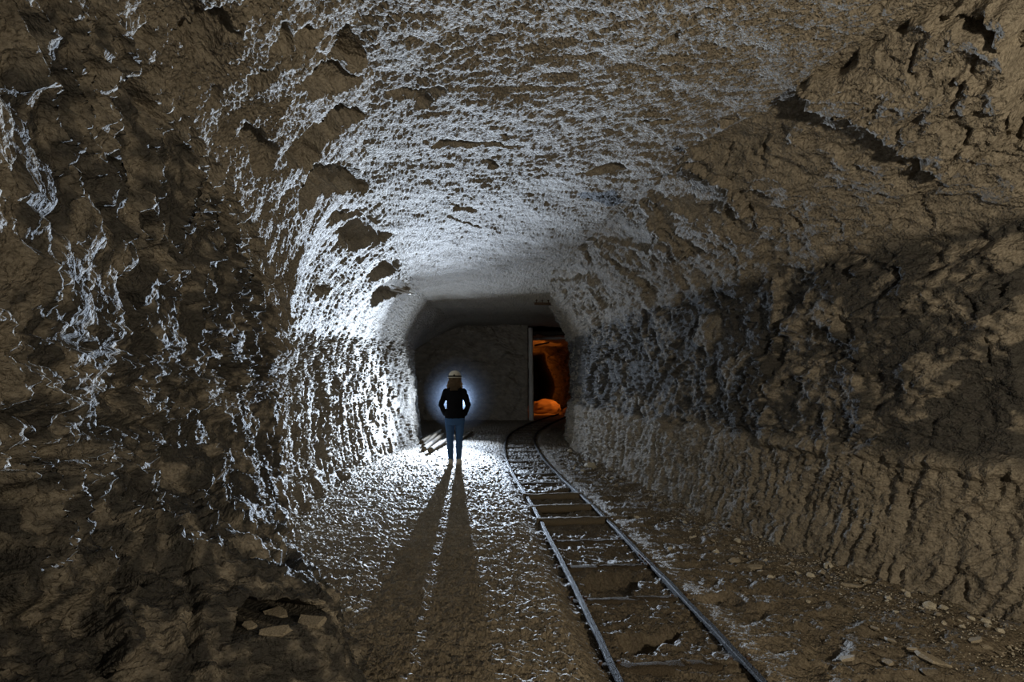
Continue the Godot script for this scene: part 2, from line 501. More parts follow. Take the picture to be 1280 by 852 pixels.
func left_marks(S: Dictionary) -> void:
	# hollows of the flaked slope: each a facet that dips towards the near side
	for e in [
		[213, 38, 235, 22, 255, 8, 275, 5, 290, 20, 292, 33, 285, 50, 262, 75, 240, 80, 225, 55],
		[308, 115, 307, 95, 320, 82, 345, 75, 340, 90, 330, 105, 318, 115],
		[335, 55, 350, 30, 360, 22, 367, 40, 365, 62, 345, 65],
		[367, 55, 370, 35, 385, 28, 405, 30, 400, 45, 385, 60, 380, 70],
		[420, 38, 428, 27, 445, 30, 458, 35, 468, 50, 478, 68, 490, 90, 475, 85, 460, 75, 450, 85, 430, 80, 412, 65],
		[375, 100, 385, 80, 400, 72, 420, 75, 440, 85, 450, 97, 430, 110, 400, 115, 380, 113],
		[302, 155, 320, 155, 340, 175, 342, 200, 330, 213, 312, 213, 303, 180],
		[352, 200, 365, 170, 385, 155, 405, 148, 415, 133, 425, 130, 450, 132, 465, 140, 440, 150, 425, 160, 400, 190, 395, 205, 370, 213],
		[370, 265, 372, 235, 385, 213, 395, 205, 430, 200, 455, 215, 462, 230, 455, 240, 420, 240, 400, 243, 385, 255],
		[410, 270, 415, 262, 445, 262, 460, 255, 450, 265, 440, 272, 405, 282],
		[420, 305, 425, 285, 450, 270, 462, 268, 475, 280, 495, 285, 480, 300, 460, 307, 440, 313, 425, 310],
		[460, 345, 470, 330, 480, 322, 500, 325, 498, 340, 480, 345, 462, 352],
		[465, 370, 475, 355, 490, 347, 510, 352, 515, 360, 500, 368, 480, 375, 462, 385],
		[388, 365, 400, 352, 415, 355, 410, 365, 395, 372],
		[250, 120, 262, 100, 275, 108, 268, 130, 255, 135],
		[160, 45, 185, 30, 205, 45, 200, 62, 175, 60],
	]:
		var poly := trace(S, e)
		var lo := poly[0].y
		var hi := poly[0].y
		for p in poly:
			lo = minf(lo, p.y)
			hi = maxf(hi, p.y)
		patch(S, poly, -clampf((hi - lo) * 0.34, 0.05, 0.28), 0.03, 0.85, 0.0, 1.0)
	# the open joint between the near wall and the slope
	rib(S, trace(S, [117, 0, 150, 50, 175, 90, 200, 125, 225, 160, 250, 195, 270, 225, 295, 268, 323, 312, 345, 360, 360, 394], 1.5, 5.0), 0.05, -0.09)
	rib(S, trace(S, [108, 5, 140, 55, 165, 92, 190, 125, 213, 158, 235, 190, 258, 226, 283, 270, 310, 315, 332, 362], 1.5, 5.0), 0.02, 0.05)
	# stringy ridges on the near wall
	for e in [
		[0, 5, 5, 25, 8, 50, 15, 65, 22, 75, 30, 95, 40, 115, 50, 127, 57, 142, 65, 155, 72, 165],
		[0, 52, 8, 62, 14, 72, 22, 92, 33, 104],
		[15, 0, 25, 20, 33, 38, 40, 50, 45, 65, 52, 72, 60, 85, 70, 93, 76, 105, 85, 115, 92, 122, 97, 133, 97, 155],
		[55, 0, 70, 20, 82, 35, 88, 52, 95, 65, 103, 82, 112, 95, 118, 110, 125, 125, 130, 138, 140, 150, 145, 160],
		[82, 58, 90, 75, 97, 95, 104, 110, 112, 125, 122, 142, 130, 155],
		[112, 95, 120, 85, 132, 85, 126, 94, 115, 99],
		[146, 76, 143, 82, 149, 90],
		[60, 140, 65, 152, 75, 165, 85, 160, 93, 172, 100, 185, 107, 200],
		[75, 212, 75, 195, 80, 183, 90, 185],
		[82, 213, 86, 225, 87, 235, 84, 243],
		[122, 180, 128, 170, 133, 163, 141, 158, 142, 140],
		[122, 213, 130, 228, 125, 245, 133, 255, 140, 248, 145, 235],
		[134, 262, 131, 268, 137, 280],
		[137, 213, 148, 225, 160, 240, 168, 255, 178, 270, 185, 290, 195, 305, 205, 322, 213, 335, 225, 345, 235, 352],
		[125, 160, 130, 178, 138, 195, 140, 213],
		[152, 285, 160, 297, 170, 312, 180, 323, 190, 337, 195, 345, 205, 360],
		[190, 300, 190, 315, 195, 330, 200, 345, 210, 352, 216, 365],
		[180, 175, 180, 190, 182, 228, 178, 245, 173, 255],
		[182, 165, 192, 158, 202, 155, 206, 165],
		[235, 213, 235, 228, 228, 245, 225, 265, 215, 275, 210, 285, 208, 305],
		[262, 240, 255, 250, 245, 262, 238, 275, 232, 293, 222, 287],
		[260, 245, 264, 262, 262, 278, 250, 275],
		[250, 245, 240, 252, 232, 262],
		[260, 315, 250, 320, 245, 335, 243, 350, 240, 365, 232, 372],
		[225, 350, 213, 340],
		[240, 375, 248, 395, 258, 410, 268, 420, 275, 426],
		[250, 365, 257, 385],
		[262, 240, 272, 260, 278, 280, 285, 300, 292, 315, 290, 325, 278, 335, 275, 350, 282, 365, 290, 390, 297, 405],
		[308, 310, 305, 330, 295, 345, 285, 355, 300, 370, 312, 395, 322, 415],
		[270, 240, 280, 260, 290, 278, 298, 300],
		[315, 340, 318, 365, 318, 385],
		[270, 426, 280, 440, 292, 455, 298, 470, 305, 478],
		[148, 585, 160, 592, 170, 600, 175, 615, 180, 630, 185, 642, 187, 660],
		[175, 590, 185, 600, 180, 615],
		[190, 618, 193, 635, 195, 650, 199, 665],
		[245, 605, 255, 615, 262, 630, 262, 645, 258, 665],
		[275, 600, 283, 612, 280, 625, 290, 635, 297, 645],
		[255, 560, 262, 580, 268, 598],
		[45, 600, 48, 615, 52, 630, 52, 645, 58, 655, 60, 672, 53, 690],
		[66, 620, 70, 632, 77, 628],
		[20, 672, 30, 680, 35, 695, 28, 708],
		[152, 640, 155, 660, 158, 680, 160, 690, 150, 715, 145, 730],
		[185, 645, 176, 662, 165, 680],
		[127, 665, 135, 675, 145, 685, 152, 695],
		[207, 675, 215, 685, 225, 692],
		[64, 768, 70, 776],
		[135, 540, 128, 555, 118, 570],
		[110, 580, 102, 590, 95, 597],
		[185, 555, 182, 570],
		[105, 710, 115, 725, 125, 735],
	]:
		rib(S, trace(S, e, 1.3, 5.0), 0.022, 0.06, 1.0)
	# where the wall is shale: the block at the foot, and the mottled wall above it up to the open joint
	patch(S, PackedVector2Array([V(-0.1, 0.9), V(1.62, 0.9), V(1.66, 1.9), V(1.55, 2.5), V(1.45, 3.0), V(1.2, 3.9), V(0.7, 4.5), V(-0.1, 4.8)]), 0.0, 0.05, 0.0, -1.0)
	patch(S, trace(S, [0, 0, 105, 0, 220, 165, 340, 385, 350, 470, 352, 600, 300, 660, 250, 600, 130, 560, 0, 560], 1.3, 4.95), 0.0, 0.04, 0.0, -0.95)
	# pale knobs that stand out among them
	for e in [
		[0, 588, 12, 592, 18, 606, 10, 628, 0, 632],
		[110, 92, 118, 80, 133, 83, 134, 88, 122, 96],
		[82, 60, 92, 56, 98, 75, 90, 76],
		[243, 262, 250, 248, 262, 238, 266, 255, 258, 272],
		[0, 15, 10, 20, 9, 36, 0, 34],
		[205, 315, 213, 320, 212, 345, 203, 342],
	]:
		patch(S, trace(S, e, 1.3, 5.0), 0.045, 0.03)
	# runnels down the far wall
	for e in [
		[330, 426, 335, 445, 332, 470, 337, 490, 343, 520, 345, 550, 350, 580, 358, 600, 362, 630, 372, 655],
		[350, 440, 352, 470, 360, 500, 365, 530, 372, 560, 378, 590, 380, 630, 385, 655],
		[383, 426, 392, 445, 400, 470, 405, 495, 412, 520, 417, 550, 420, 590, 422, 603],
		[372, 425, 383, 450, 394, 480, 399, 510, 404, 540],
		[403, 426, 412, 455, 425, 485, 435, 510, 440, 540],
		[430, 450, 445, 465, 458, 490, 465, 515, 470, 540],
		[470, 430, 480, 455, 487, 480, 497, 500],
		[490, 430, 497, 460, 510, 480, 520, 495],
		[367, 540, 371, 570, 376, 600, 382, 625],
		[440, 480, 452, 510, 458, 540, 466, 560],
		[410, 520, 413, 560, 424, 590, 436, 597],
		[362, 460, 368, 500, 378, 540, 384, 580],
	]:
		rib(S, trace(S, e, 4.9, 15.5), 0.045, 0.05, 1.0)
	patch(S, trace(S, [385, 528, 400, 520, 404, 560, 400, 600, 392, 605, 386, 570], 4.9, 12.0), -0.03, 0.08, 0.0, 0.0, 0.8)
	# ledges, cracks and the cave at the foot of the near wall
	hollow(S, trace(S, [295, 760, 310, 746, 340, 748, 375, 752, 398, 760, 402, 772, 370, 786, 335, 792, 310, 800, 297, 790], 1.5, 5.0), Vector3(-0.34, -0.05, -0.26), 0.05)
	patch(S, trace(S, [330, 705, 345, 685, 365, 672, 380, 685, 384, 696, 355, 700], 1.5, 5.2), -0.1, 0.03, 0.6)
	for e in [
		[133, 775, 137, 750, 140, 735, 160, 710, 168, 695],
		[133, 775, 135, 800, 130, 840],
		[240, 700, 238, 740, 236, 790, 240, 840],
		[165, 700, 180, 715, 178, 720],
		[120, 512, 118, 520, 130, 540],
		[45, 548, 62, 546],
		[145, 345, 158, 375, 175, 385, 187, 375],
		[0, 560, 30, 565, 60, 568, 80, 560],
	]:
		rib(S, trace(S, e, 1.3, 5.0), 0.025, -0.06)
	for e in [
		[0, 455, 40, 455, 65, 470, 60, 485, 120, 495, 200, 505, 215, 515, 150, 522, 60, 500, 0, 495],
		[0, 545, 60, 545, 85, 535, 80, 548, 50, 558, 0, 562],
		[230, 475, 270, 470, 290, 490, 295, 525, 270, 530, 245, 515, 235, 495],
		[205, 640, 225, 635, 245, 645, 240, 660, 215, 662],
		[0, 325, 40, 315, 60, 345, 62, 365, 50, 375, 30, 365, 10, 345],
		[130, 395, 150, 390, 165, 400, 155, 412, 135, 410],
		[200, 780, 232, 760, 238, 830, 200, 835],
		[310, 690, 322, 680, 325, 695, 312, 702],
	]:
		patch(S, trace(S, e, 1.3, 5.0), 0.05, 0.06, 0.0, 0.7)
	for e in [
		[0, 250, 20, 228, 50, 240, 80, 270, 110, 320, 70, 305, 30, 290, 0, 285],
		[0, 500, 60, 505, 120, 540, 100, 545, 50, 540, 0, 540],
		[130, 515, 200, 512, 205, 530, 170, 545, 130, 535],
		[150, 105, 170, 100, 195, 130, 205, 155, 180, 145, 160, 120],
	]:
		patch(S, trace(S, e, 1.3, 5.0), -0.07, 0.06)

func build_ceiling() -> void:
	var S := surface("ceiling", ceiling_table(), int(430 * Q), V(0, -1))
	ceiling_marks(S)
	var n: int = S.n
	var m: int = S.m
	var aa: PackedFloat32Array = S.aa
	var dd: PackedFloat32Array = S.dd
	var disp: PackedFloat32Array = S.disp
	var tint: PackedFloat32Array = S.tint
	var calm: PackedFloat32Array = S.calm
	var pos: PackedVector3Array = S.pos
	var bump := PackedFloat32Array()
	bump.resize(n * m)
	var col := PackedColorArray()
	col.resize(n * m)
	var big: FastNoiseLite = noises.big
	var scl: FastNoiseLite = noises.scallop
	var rdg: FastNoiseLite = noises.ridge
	var fine: FastNoiseLite = noises.fine
	var wob: FastNoiseLite = noises.wob
	for r in n:
		var d := dd[r]
		for c in m:
			var i := r * m + c
			var a := pos[i].x
			var w := big.get_noise_2d(a * 1.1 + 50.0, d * 0.8)
			var w2 := wob.get_noise_2d(a * 2.0 + 90.0, d * 2.0)
			var k := 1.0 - calm[i] * 0.9
			var h := w * 0.05 + k * (scl.get_noise_2d(a * 7.0 + w2 * 0.8, d * 10.0 + w * 1.5) * -0.03 + rdg.get_noise_2d(a * 11.0, d * 21.0 + w2) * 0.009)
			h += fine.get_noise_2d(a * 20.0, d * 20.0) * 0.004
			bump[i] = h + disp[i]
			var v := wob.get_noise_2d(a * 3.0 - 40.0, d * 3.0) * 0.5 + fine.get_noise_2d(a * 9.0, d * 9.0) * 0.5
			var soot := Color(0.04, 0.04, 0.042)
			var cc := STONE * (1.0 + v * 0.25)
			var t := tint[i]
			if t < 0.0: cc = cc.lerp(soot, minf(1.0, -t))
			col[i] = Color(cc.r, cc.g, cc.b)
	finish(S, bump, col, Vector3(0, -1, 0), mats.rock)

func ceiling_marks(S: Dictionary) -> void:
	# places where a sheet has come away
	for e in [
		[475, 110, 490, 105, 510, 110, 540, 103, 562, 106, 545, 115, 528, 131, 510, 120, 495, 115],
		[535, 180, 560, 172, 590, 176, 640, 180, 655, 186, 620, 182, 570, 184],
		[600, 203, 620, 200, 625, 207, 610, 209],
		[620, 165, 632, 163, 640, 170, 628, 174],
		[720, 210, 760, 203, 790, 208, 770, 215, 735, 216],
		[560, 250, 580, 256, 600, 262, 590, 264, 568, 258],
	]:
		var poly := trace(S, e)
		patch(S, poly, -0.03, 0.03, 0.0, 0.0, 1.0)
	# two soot stains, black on the pale roof
	for e in [
		[718, 240, 745, 236, 770, 235, 778, 245, 785, 252, 765, 253, 745, 247, 722, 244],
		[840, 183, 852, 180, 856, 187, 846, 189],
	]:
		patch(S, trace(S, e), 0.0, 0.03, 0.0, -2.5)
	for e in [
		[815, 55, 840, 40, 870, 15, 880, 5],
		[800, 148, 835, 150, 860, 143],
		[1075, 9, 1095, 7, 1110, 0],
		[560, 267, 580, 275, 600, 282],
	]:
		rib(S, trace(S, e), 0.03, -0.035)

func build_right() -> void:
	var S := surface("wall_right", past(right_table()), int(430 * Q), V(-1, 0))
	right_marks(S)
	var n: int = S.n
	var m: int = S.m
	var aa: PackedFloat32Array = S.aa
	var dd: PackedFloat32Array = S.dd
	var pos: PackedVector3Array = S.pos
	var disp: PackedFloat32Array = S.disp
	var tint: PackedFloat32Array = S.tint
	var calm: PackedFloat32Array = S.calm
	var bump := PackedFloat32Array()
	bump.resize(n * m)
	var col := PackedColorArray()
	col.resize(n * m)
	var big: FastNoiseLite = noises.big
	var blk: FastNoiseLite = noises.block
	var rdg: FastNoiseLite = noises.ridge
	var fine: FastNoiseLite = noises.fine
	var wob: FastNoiseLite = noises.wob
	var flk: FastNoiseLite = noises.flake
	for r in n:
		var d := dd[r]
		for c in m:
			var i := r * m + c
			var a := aa[c]
			var y := pos[i].y
			var w := big.get_noise_2d(a * 1.3 + 20.0, d * 1.3)
			var w2 := wob.get_noise_2d(a * 2.0 + 30.0, d * 2.0)
			var up := sm(2.45, 2.6, y + w2 * 0.06)              # tan slope under the roof
			var low := 1.0 - sm(0.9, 1.06, y + w2 * 0.08)       # hewn bench
			var mid := (1.0 - up) * (1.0 - low)
			var h := w * 0.06
			if up > 0.01:
				h += up * (1.0 - calm[i] * 0.8) * (flk.get_noise_2d(a * 7.0 + d * 2.0, d * 6.0 - a * 3.0 + w * 2.0) * 0.024 + rdg.get_noise_2d(a * 22.0 + w * 2.0, d * 7.0) * 0.008 + blk.get_noise_2d(a * 3.0 + w, d * 2.0) * 0.035)
			if mid > 0.01:
				h += mid * (blk.get_noise_2d(a * 3.4 + w, d * 2.6 + w2) * 0.045 + rdg.get_noise_2d(a * 6.0, d * 6.0 + a * 2.0) * 0.014 + blk.get_noise_2d(a * 9.0 + w2, d * 7.0 + w) * 0.018 + blk.get_noise_2d(a * 19.0 + w2, d * 15.0 + w) * 0.01)
			if low > 0.01:
				h += low * ((flk.get_noise_2d(a * 1.7 + w2, d * 15.0 + w * 1.5 + a * 1.2) * 0.034 + flk.get_noise_2d(a * 3.0 + w2, d * 7.0 + w * 1.5) * 0.016) + rdg.get_noise_2d(a * 7.0, d * 16.0) * 0.012 + blk.get_noise_2d(a * 9.0, d * 14.0 + w) * 0.01 + 0.05)
			h *= 1.0 + 0.6 * sm(8.0, 11.0, d)
			h += fine.get_noise_2d(a * 26.0, d * 26.0) * 0.007
			bump[i] = h + disp[i]
			var v := wob.get_noise_2d(a * 3.0 - 40.0, d * 3.0) * 0.5 + fine.get_noise_2d(a * 9.0, d * 9.0) * 0.5
			var mot := 0.85 * sm(0.08, 0.4, blk.get_noise_2d(a * 2.2 + w * 1.5, d * 1.6 + w2 * 1.2) * 0.5 + v * 0.6)
			var cc := STONE.lerp(SHALE, (1.0 - mot) * mid)        # the dark bed between two beds of limestone
			cc = cc * (1.0 + v * 0.35)
			if tint[i] > 0.0: cc = cc.lerp(STONE, minf(1.0, tint[i]))
			col[i] = Color(maxf(cc.r, 0.02), maxf(cc.g, 0.018), maxf(cc.b, 0.014))
	finish(S, bump, col, Vector3(-1, 0, 0), mats.rock)

func right_marks(S: Dictionary) -> void:
	# hanging slab under the roof, its edge towards the far side
	patch(S, trace(S, [1003, 95, 1012, 112, 1028, 128, 1060, 142, 1110, 166, 1150, 183, 1162, 200, 1190, 205, 1240, 180, 1280, 150, 1280, 0, 1160, 0, 1100, 40, 1040, 75]), 0.13, 0.025)
	patch(S, trace(S, [1165, 0, 1240, 0, 1268, 45, 1270, 55, 1242, 50, 1225, 30, 1210, 18, 1180, 18]), -0.25, 0.08)
	# hollows that dip to the near side
	for e in [
		[800, 243, 835, 215, 862, 207, 880, 217, 905, 228, 912, 245, 900, 262, 870, 275, 850, 270, 820, 252],
		[735, 290, 755, 273, 780, 272, 800, 278, 815, 280, 818, 300, 810, 315, 780, 308, 750, 300],
		[690, 345, 700, 333, 722, 330, 735, 338, 730, 350, 705, 352],
		[900, 268, 912, 262, 928, 283, 920, 287],
		[925, 262, 935, 260, 953, 283, 945, 287],
		[985, 262, 992, 268, 1010, 285, 998, 287],
		[1130, 195, 1142, 192, 1145, 203, 1134, 207],
	]:
		var poly := trace(S, e)
		patch(S, poly, -0.1, 0.03, 0.8, 0.0, 0.8)
	patch(S, trace(S, [865, 182, 920, 147, 1000, 106, 1020, 125, 1040, 145, 1000, 160, 950, 190, 900, 210, 870, 200]), -0.08, 0.05, 0.5, 0.0, 0.6)
	# ribs that run down from the roof
	for e in [
		[862, 207, 880, 217, 905, 228, 918, 250, 935, 270, 948, 280],
		[815, 278, 830, 295, 845, 310, 855, 320],
		[690, 350, 710, 365, 725, 375, 740, 390, 748, 400],
		[755, 315, 775, 335, 795, 350, 810, 365],
		[735, 345, 750, 365, 762, 380],
	]:
		rib(S, trace(S, e), 0.05, 0.06)
	# slab of the dark bed, standing proud towards the near side
	patch(S, trace(S, [1045, 325, 1020, 350, 985, 395, 960, 430, 942, 460, 930, 490, 932, 525, 955, 558, 1100, 576, 1280, 602, 1280, 300, 1160, 310], 2.0, 9.0), 0.06, 0.04)
	patch(S, trace(S, [945, 440, 975, 415, 1010, 405, 1045, 410, 1065, 430, 1080, 460, 1060, 450, 1040, 470, 1000, 470, 960, 455]), -0.08, 0.05)
	patch(S, trace(S, [832, 535, 850, 522, 880, 525, 905, 535, 898, 550, 880, 556, 850, 552]), -0.06, 0.04)
	# cracks
	for e in [
		[1045, 325, 1018, 352, 984, 397, 958, 432, 940, 462, 928, 492, 930, 530, 938, 548],
		[1155, 45, 1150, 60, 1156, 80],
		[1228, 55, 1222, 80, 1210, 105],
		[1265, 120, 1270, 150, 1267, 180],
		[1220, 145, 1215, 170, 1190, 195],
		[1148, 195, 1150, 210, 1135, 228],
		[907, 185, 908, 200, 907, 207],
		[955, 175, 951, 198, 950, 213],
		[1055, 395, 1065, 430, 1082, 465],
		[1238, 425, 1240, 455],
		[1215, 370, 1222, 385, 1232, 400],
		[1047, 515, 1052, 540, 1058, 555],
		[1118, 580, 1130, 600, 1140, 620, 1137, 640],
		[1000, 625, 1003, 640, 1000, 655],
		[930, 430, 912, 470, 900, 500, 895, 520],
		[1203, 720, 1210, 745, 1215, 755],
		[1203, 718, 1185, 735, 1165, 750],
		[1210, 718, 1230, 700, 1245, 690],
	]:
		rib(S, trace(S, e, 2.0, 14.0), 0.014, -0.035)
	# crests that catch the far lamp
	for e in [
		[1047, 328, 1030, 345, 1017, 360, 990, 395, 970, 420, 948, 452, 938, 480, 934, 505],
		[857, 375, 845, 400, 842, 415],
		[908, 375, 890, 395, 880, 415],
		[790, 400, 800, 430, 798, 450],
		[770, 410, 755, 440, 745, 470, 740, 500],
		[845, 440, 825, 475, 810, 505],
		[740, 415, 732, 450, 727, 490, 722, 530, 716, 570],
		[760, 420, 765, 445, 758, 470, 750, 500],
		[820, 524, 840, 527, 855, 530],
	]:
		rib(S, trace(S, e, 2.0, 14.5), 0.03, 0.035)
	# tan stone left in the dark bed
	for e in [
		[985, 400, 1010, 385, 1035, 370, 1045, 378, 1060, 400, 1050, 412, 1020, 400, 990, 412],
		[1005, 455, 1018, 440, 1030, 445, 1050, 450, 1045, 465, 1020, 475, 1005, 472],
		[1130, 352, 1190, 350, 1188, 357, 1140, 360],
		[1130, 372, 1160, 367, 1170, 372, 1135, 376],
		[875, 390, 900, 395, 905, 420, 890, 440, 870, 430],
		[905, 455, 930, 435, 950, 430, 935, 450, 920, 480, 910, 490, 905, 470],
		[1070, 395, 1110, 390, 1180, 388, 1150, 395, 1080, 400],
		[1230, 300, 1280, 290, 1280, 335, 1250, 345, 1235, 330],
		[1200, 350, 1240, 345, 1235, 360, 1210, 368],
		[850, 545, 860, 520, 890, 524, 905, 535, 880, 560],
	]:
		patch(S, trace(S, e, 2.0, 12.0), 0.03, 0.04, 0.0, 0.85)

var floor_grid := {}

func build_floor() -> void:
	var S := surface("floor", floor_table(), int(420 * Q), V(0, 1))
	floor_marks(S)
	var n: int = S.n
	var m: int = S.m
	var dd: PackedFloat32Array = S.dd
	var pos: PackedVector3Array = S.pos
	var disp: PackedFloat32Array = S.disp
	var tint: PackedFloat32Array = S.tint
	var bump := PackedFloat32Array()
	bump.resize(n * m)
	var col := PackedColorArray()
	col.resize(n * m)
	var big: FastNoiseLite = noises.big
	var rdg: FastNoiseLite = noises.ridge
	var fine: FastNoiseLite = noises.fine
	var wob: FastNoiseLite = noises.wob
	var flk: FastNoiseLite = noises.flake
	var blk: FastNoiseLite = noises.block
	for r in n:
		var d := dd[r]
		var tx := track_x(d)
		for c in m:
			var i := r * m + c
			var x := pos[i].x
			var w := big.get_noise_2d(x * 1.2 + 70.0, d * 1.2)
			var w2 := wob.get_noise_2d(x * 2.0 + 50.0, d * 2.0)
			var off := x - tx
			var bed := 1.0 - sm(0.36, 0.55, absf(off))
			var side := sm(0.45, 0.7, off)
			var path := sm(0.4, 0.6, -off)
			var h := w * 0.015 * (1.0 - bed) + 0.02 * clampf(7.5 - d, 0.0, 6.5) * path
			h += path * (flk.get_noise_2d(x * 3.5 + w2 * 1.2, d * 8.0 + w * 1.5) * 0.015 + rdg.get_noise_2d(x * 7.0, d * 15.0) * 0.02)
			h += side * (flk.get_noise_2d(x * 2.5 + w2, d * 3.5 + w) * 0.03 + rdg.get_noise_2d(x * 9.0, d * 12.0) * 0.01 + sm(0.9, 2.2, off) * 0.06 + blk.get_noise_2d(x * 5.0 + w2, d * 6.0 + w) * 0.02)
			h += bed * (rdg.get_noise_2d(x * 5.0, d * 9.0 + w2) * 0.018 + flk.get_noise_2d(x * 2.5 + w, d * 6.0 + w2) * 0.018 - 0.022 + w2 * 0.02)
			h += fine.get_noise_2d(x * 22.0, d * 22.0) * 0.006
			bump[i] = h + disp[i]
			var v := wob.get_noise_2d(x * 3.0 - 40.0, d * 3.0) * 0.5 + fine.get_noise_2d(x * 9.0, d * 9.0) * 0.5
			var pale := Color(0.32, 0.27, 0.2)
			var dirt := Color(0.16, 0.13, 0.092)
			var cc := pale.lerp(dirt, maxf(bed, side * 0.7)) * (1.0 + v * 0.4)
			col[i] = Color(maxf(cc.r, 0.02), maxf(cc.g, 0.018), maxf(cc.b, 0.014))
	finish(S, bump, col, Vector3(0, 1, 0), mats.ground)
	floor_grid = S

func floor_marks(S: Dictionary) -> void:
	# pits scoured out on the far side of the sleepers
	for e in [
		[724, 722, 745, 714, 790, 712, 806, 716, 800, 730, 790, 742, 760, 746, 740, 740],
		[770, 792, 795, 785, 840, 782, 862, 786, 850, 798, 820, 812, 790, 814, 778, 806],
		[662, 617, 680, 612, 718, 610, 722, 616, 710, 622, 675, 623],
		[672, 634, 700, 630, 730, 629, 728, 636, 700, 640, 678, 640],
	]:
		patch(S, trace(S, e), -0.1, 0.05)
	# ruts and wheel marks beside the track
	for e in [
		[765, 648, 800, 645, 840, 648, 880, 655],
		[820, 672, 860, 680, 900, 690],
		[700, 555, 720, 560, 730, 575, 760, 600],
		[800, 740, 850, 745, 900, 750],
	]:
		rib(S, trace(S, e), 0.07, -0.05)

func ground(x: float, d: float) -> float:
	# height of the finished floor
	var S := floor_grid
	var r := row_at(S, d)
	var m: int = S.m
	var p: PackedVector3Array = S.pos
	var x0 := p[r * m].x
	var x1 := p[r * m + m - 1].x
	var c := clampi(int((x - x0) / (x1 - x0) * (m - 1)), 0, m - 1)
	return S.high[r * m + c]

# ---------------------------------------------------------------- mesh tools

func st_mesh(st: SurfaceTool, smooth := true) -> ArrayMesh:
	if smooth: st.index()
	st.generate_normals()
	return st.commit()

func new_st(smooth := true) -> SurfaceTool:
	var st := SurfaceTool.new()
	st.begin(Mesh.PRIMITIVE_TRIANGLES)
	st.set_smooth_group(0 if smooth else -1)
	return st

func quad(st: SurfaceTool, a: Vector3, b: Vector3, c: Vector3, d: Vector3) -> void:
	for p in [a, b, c, a, c, d]:
		st.add_vertex(p)

func sweep(st: SurfaceTool, rings: Array, closed := true, caps := true) -> void:
	# joins rings of equal size into a skin
	var n: int = rings[0].size()
	for k in range(rings.size() - 1):
		var A: PackedVector3Array = rings[k]
		var B: PackedVector3Array = rings[k + 1]
		for i in (n if closed else n - 1):
			var j := (i + 1) % n
			quad(st, A[i], B[i], B[j], A[j])
	if caps:
		for e in [0, rings.size() - 1]:
			var R: PackedVector3Array = rings[e]
			var mid := Vector3.ZERO
			for p in R: mid += p
			mid /= n
			for i in n:
				var j := (i + 1) % n
				if e == 0:
					st.add_vertex(mid); st.add_vertex(R[i]); st.add_vertex(R[j])
				else:
					st.add_vertex(mid); st.add_vertex(R[j]); st.add_vertex(R[i])

func tube(st: SurfaceTool, a: Vector3, b: Vector3, ra: float, rb: float, sides := 10, steps := 1, wob := 0.0, seed_ := 0) -> void:
	var ax := (b - a).normalized()
	var u := ax.cross(Vector3.UP if absf(ax.y) < 0.9 else Vector3.RIGHT).normalized()
	var v := ax.cross(u)
	var nz: FastNoiseLite = noises.wob
	var rings := []
	for k in steps + 1:
		var t := float(k) / steps
		var ring := PackedVector3Array()
		for i in sides:
			var g := TAU * i / sides
			var rr := lerpf(ra, rb, t) * (1.0 + wob * nz.get_noise_3d(cos(g) * 1.2 + seed_ * 7.0, sin(g) * 1.2, t * 9.0))
			ring.append(a.lerp(b, t) + (u * cos(g) + v * sin(g)) * rr)
		rings.append(ring)
	sweep(st, rings)

func beam(st: SurfaceTool, at: Vector3, size: Vector3, turn := Basis.IDENTITY, bevel := 0.006) -> void:
	# a box with chamfered long edges, centre at «at»
	var h := size * 0.5
	var rings := []
	for x in [-h.x, -h.x + bevel, h.x - bevel, h.x]:
		var inset := bevel if absf(x) == h.x else 0.0
		var y := h.y - inset
		var z := h.z - inset
		var b := bevel
		var ring := PackedVector3Array()
		for p in [Vector2(-y + b, -z), Vector2(y - b, -z), Vector2(y, -z + b), Vector2(y, z - b), Vector2(y - b, z), Vector2(-y + b, z), Vector2(-y, z - b), Vector2(-y, -z + b)]:
			ring.append(at + turn * Vector3(x, p.x, p.y))
		rings.append(ring)
	sweep(st, rings)

func stone_mesh(seed_: int, flat: float, points := 16) -> ArrayMesh:
	# a faceted chip: a coarse ball cut by random planes
	var rng := RandomNumberGenerator.new()
	rng.seed = seed_
	var planes := []
	for k in points:
		var v := Vector3(rng.randfn(), rng.randfn(), rng.randfn()).normalized()
		planes.append([v, rng.randf_range(0.42, 0.8)])
	var st := new_st(false)
	var R := 7
	var P := []
	for a in R + 1:
		var row := []
		for b in R * 2:
			var th := PI * a / R
			var ph := TAU * (b + 0.5 * (a % 2)) / (R * 2)
			var dir := Vector3(sin(th) * cos(ph), cos(th), sin(th) * sin(ph))
			var l := 1.0
			for pl in planes:
				var c: float = dir.dot(pl[0])
				if c > 0.05: l = minf(l, pl[1] / c)
			row.append(dir * l * Vector3(1.0, flat, 0.8) * 0.5)
		P.append(row)
	for a in R:
		for b in R * 2:
			var c := (b + 1) % (R * 2)
			if a > 0:
				st.add_vertex(P[a][b]); st.add_vertex(P[a][c]); st.add_vertex(P[a + 1][b])
			if a < R - 1:
				st.add_vertex(P[a][c]); st.add_vertex(P[a + 1][c]); st.add_vertex(P[a + 1][b])
	return st_mesh(st, false)

# ---------------------------------------------------------------- bodies as a field, meshed with surface nets

func capsule(p: Vector3, a: Vector3, b: Vector3, ra: float, rb: float) -> float:
	var ab := b - a
	var t := clampf((p - a).dot(ab) / ab.length_squared(), 0.0, 1.0)
	return p.distance_to(a + ab * t) - lerpf(ra, rb, t)

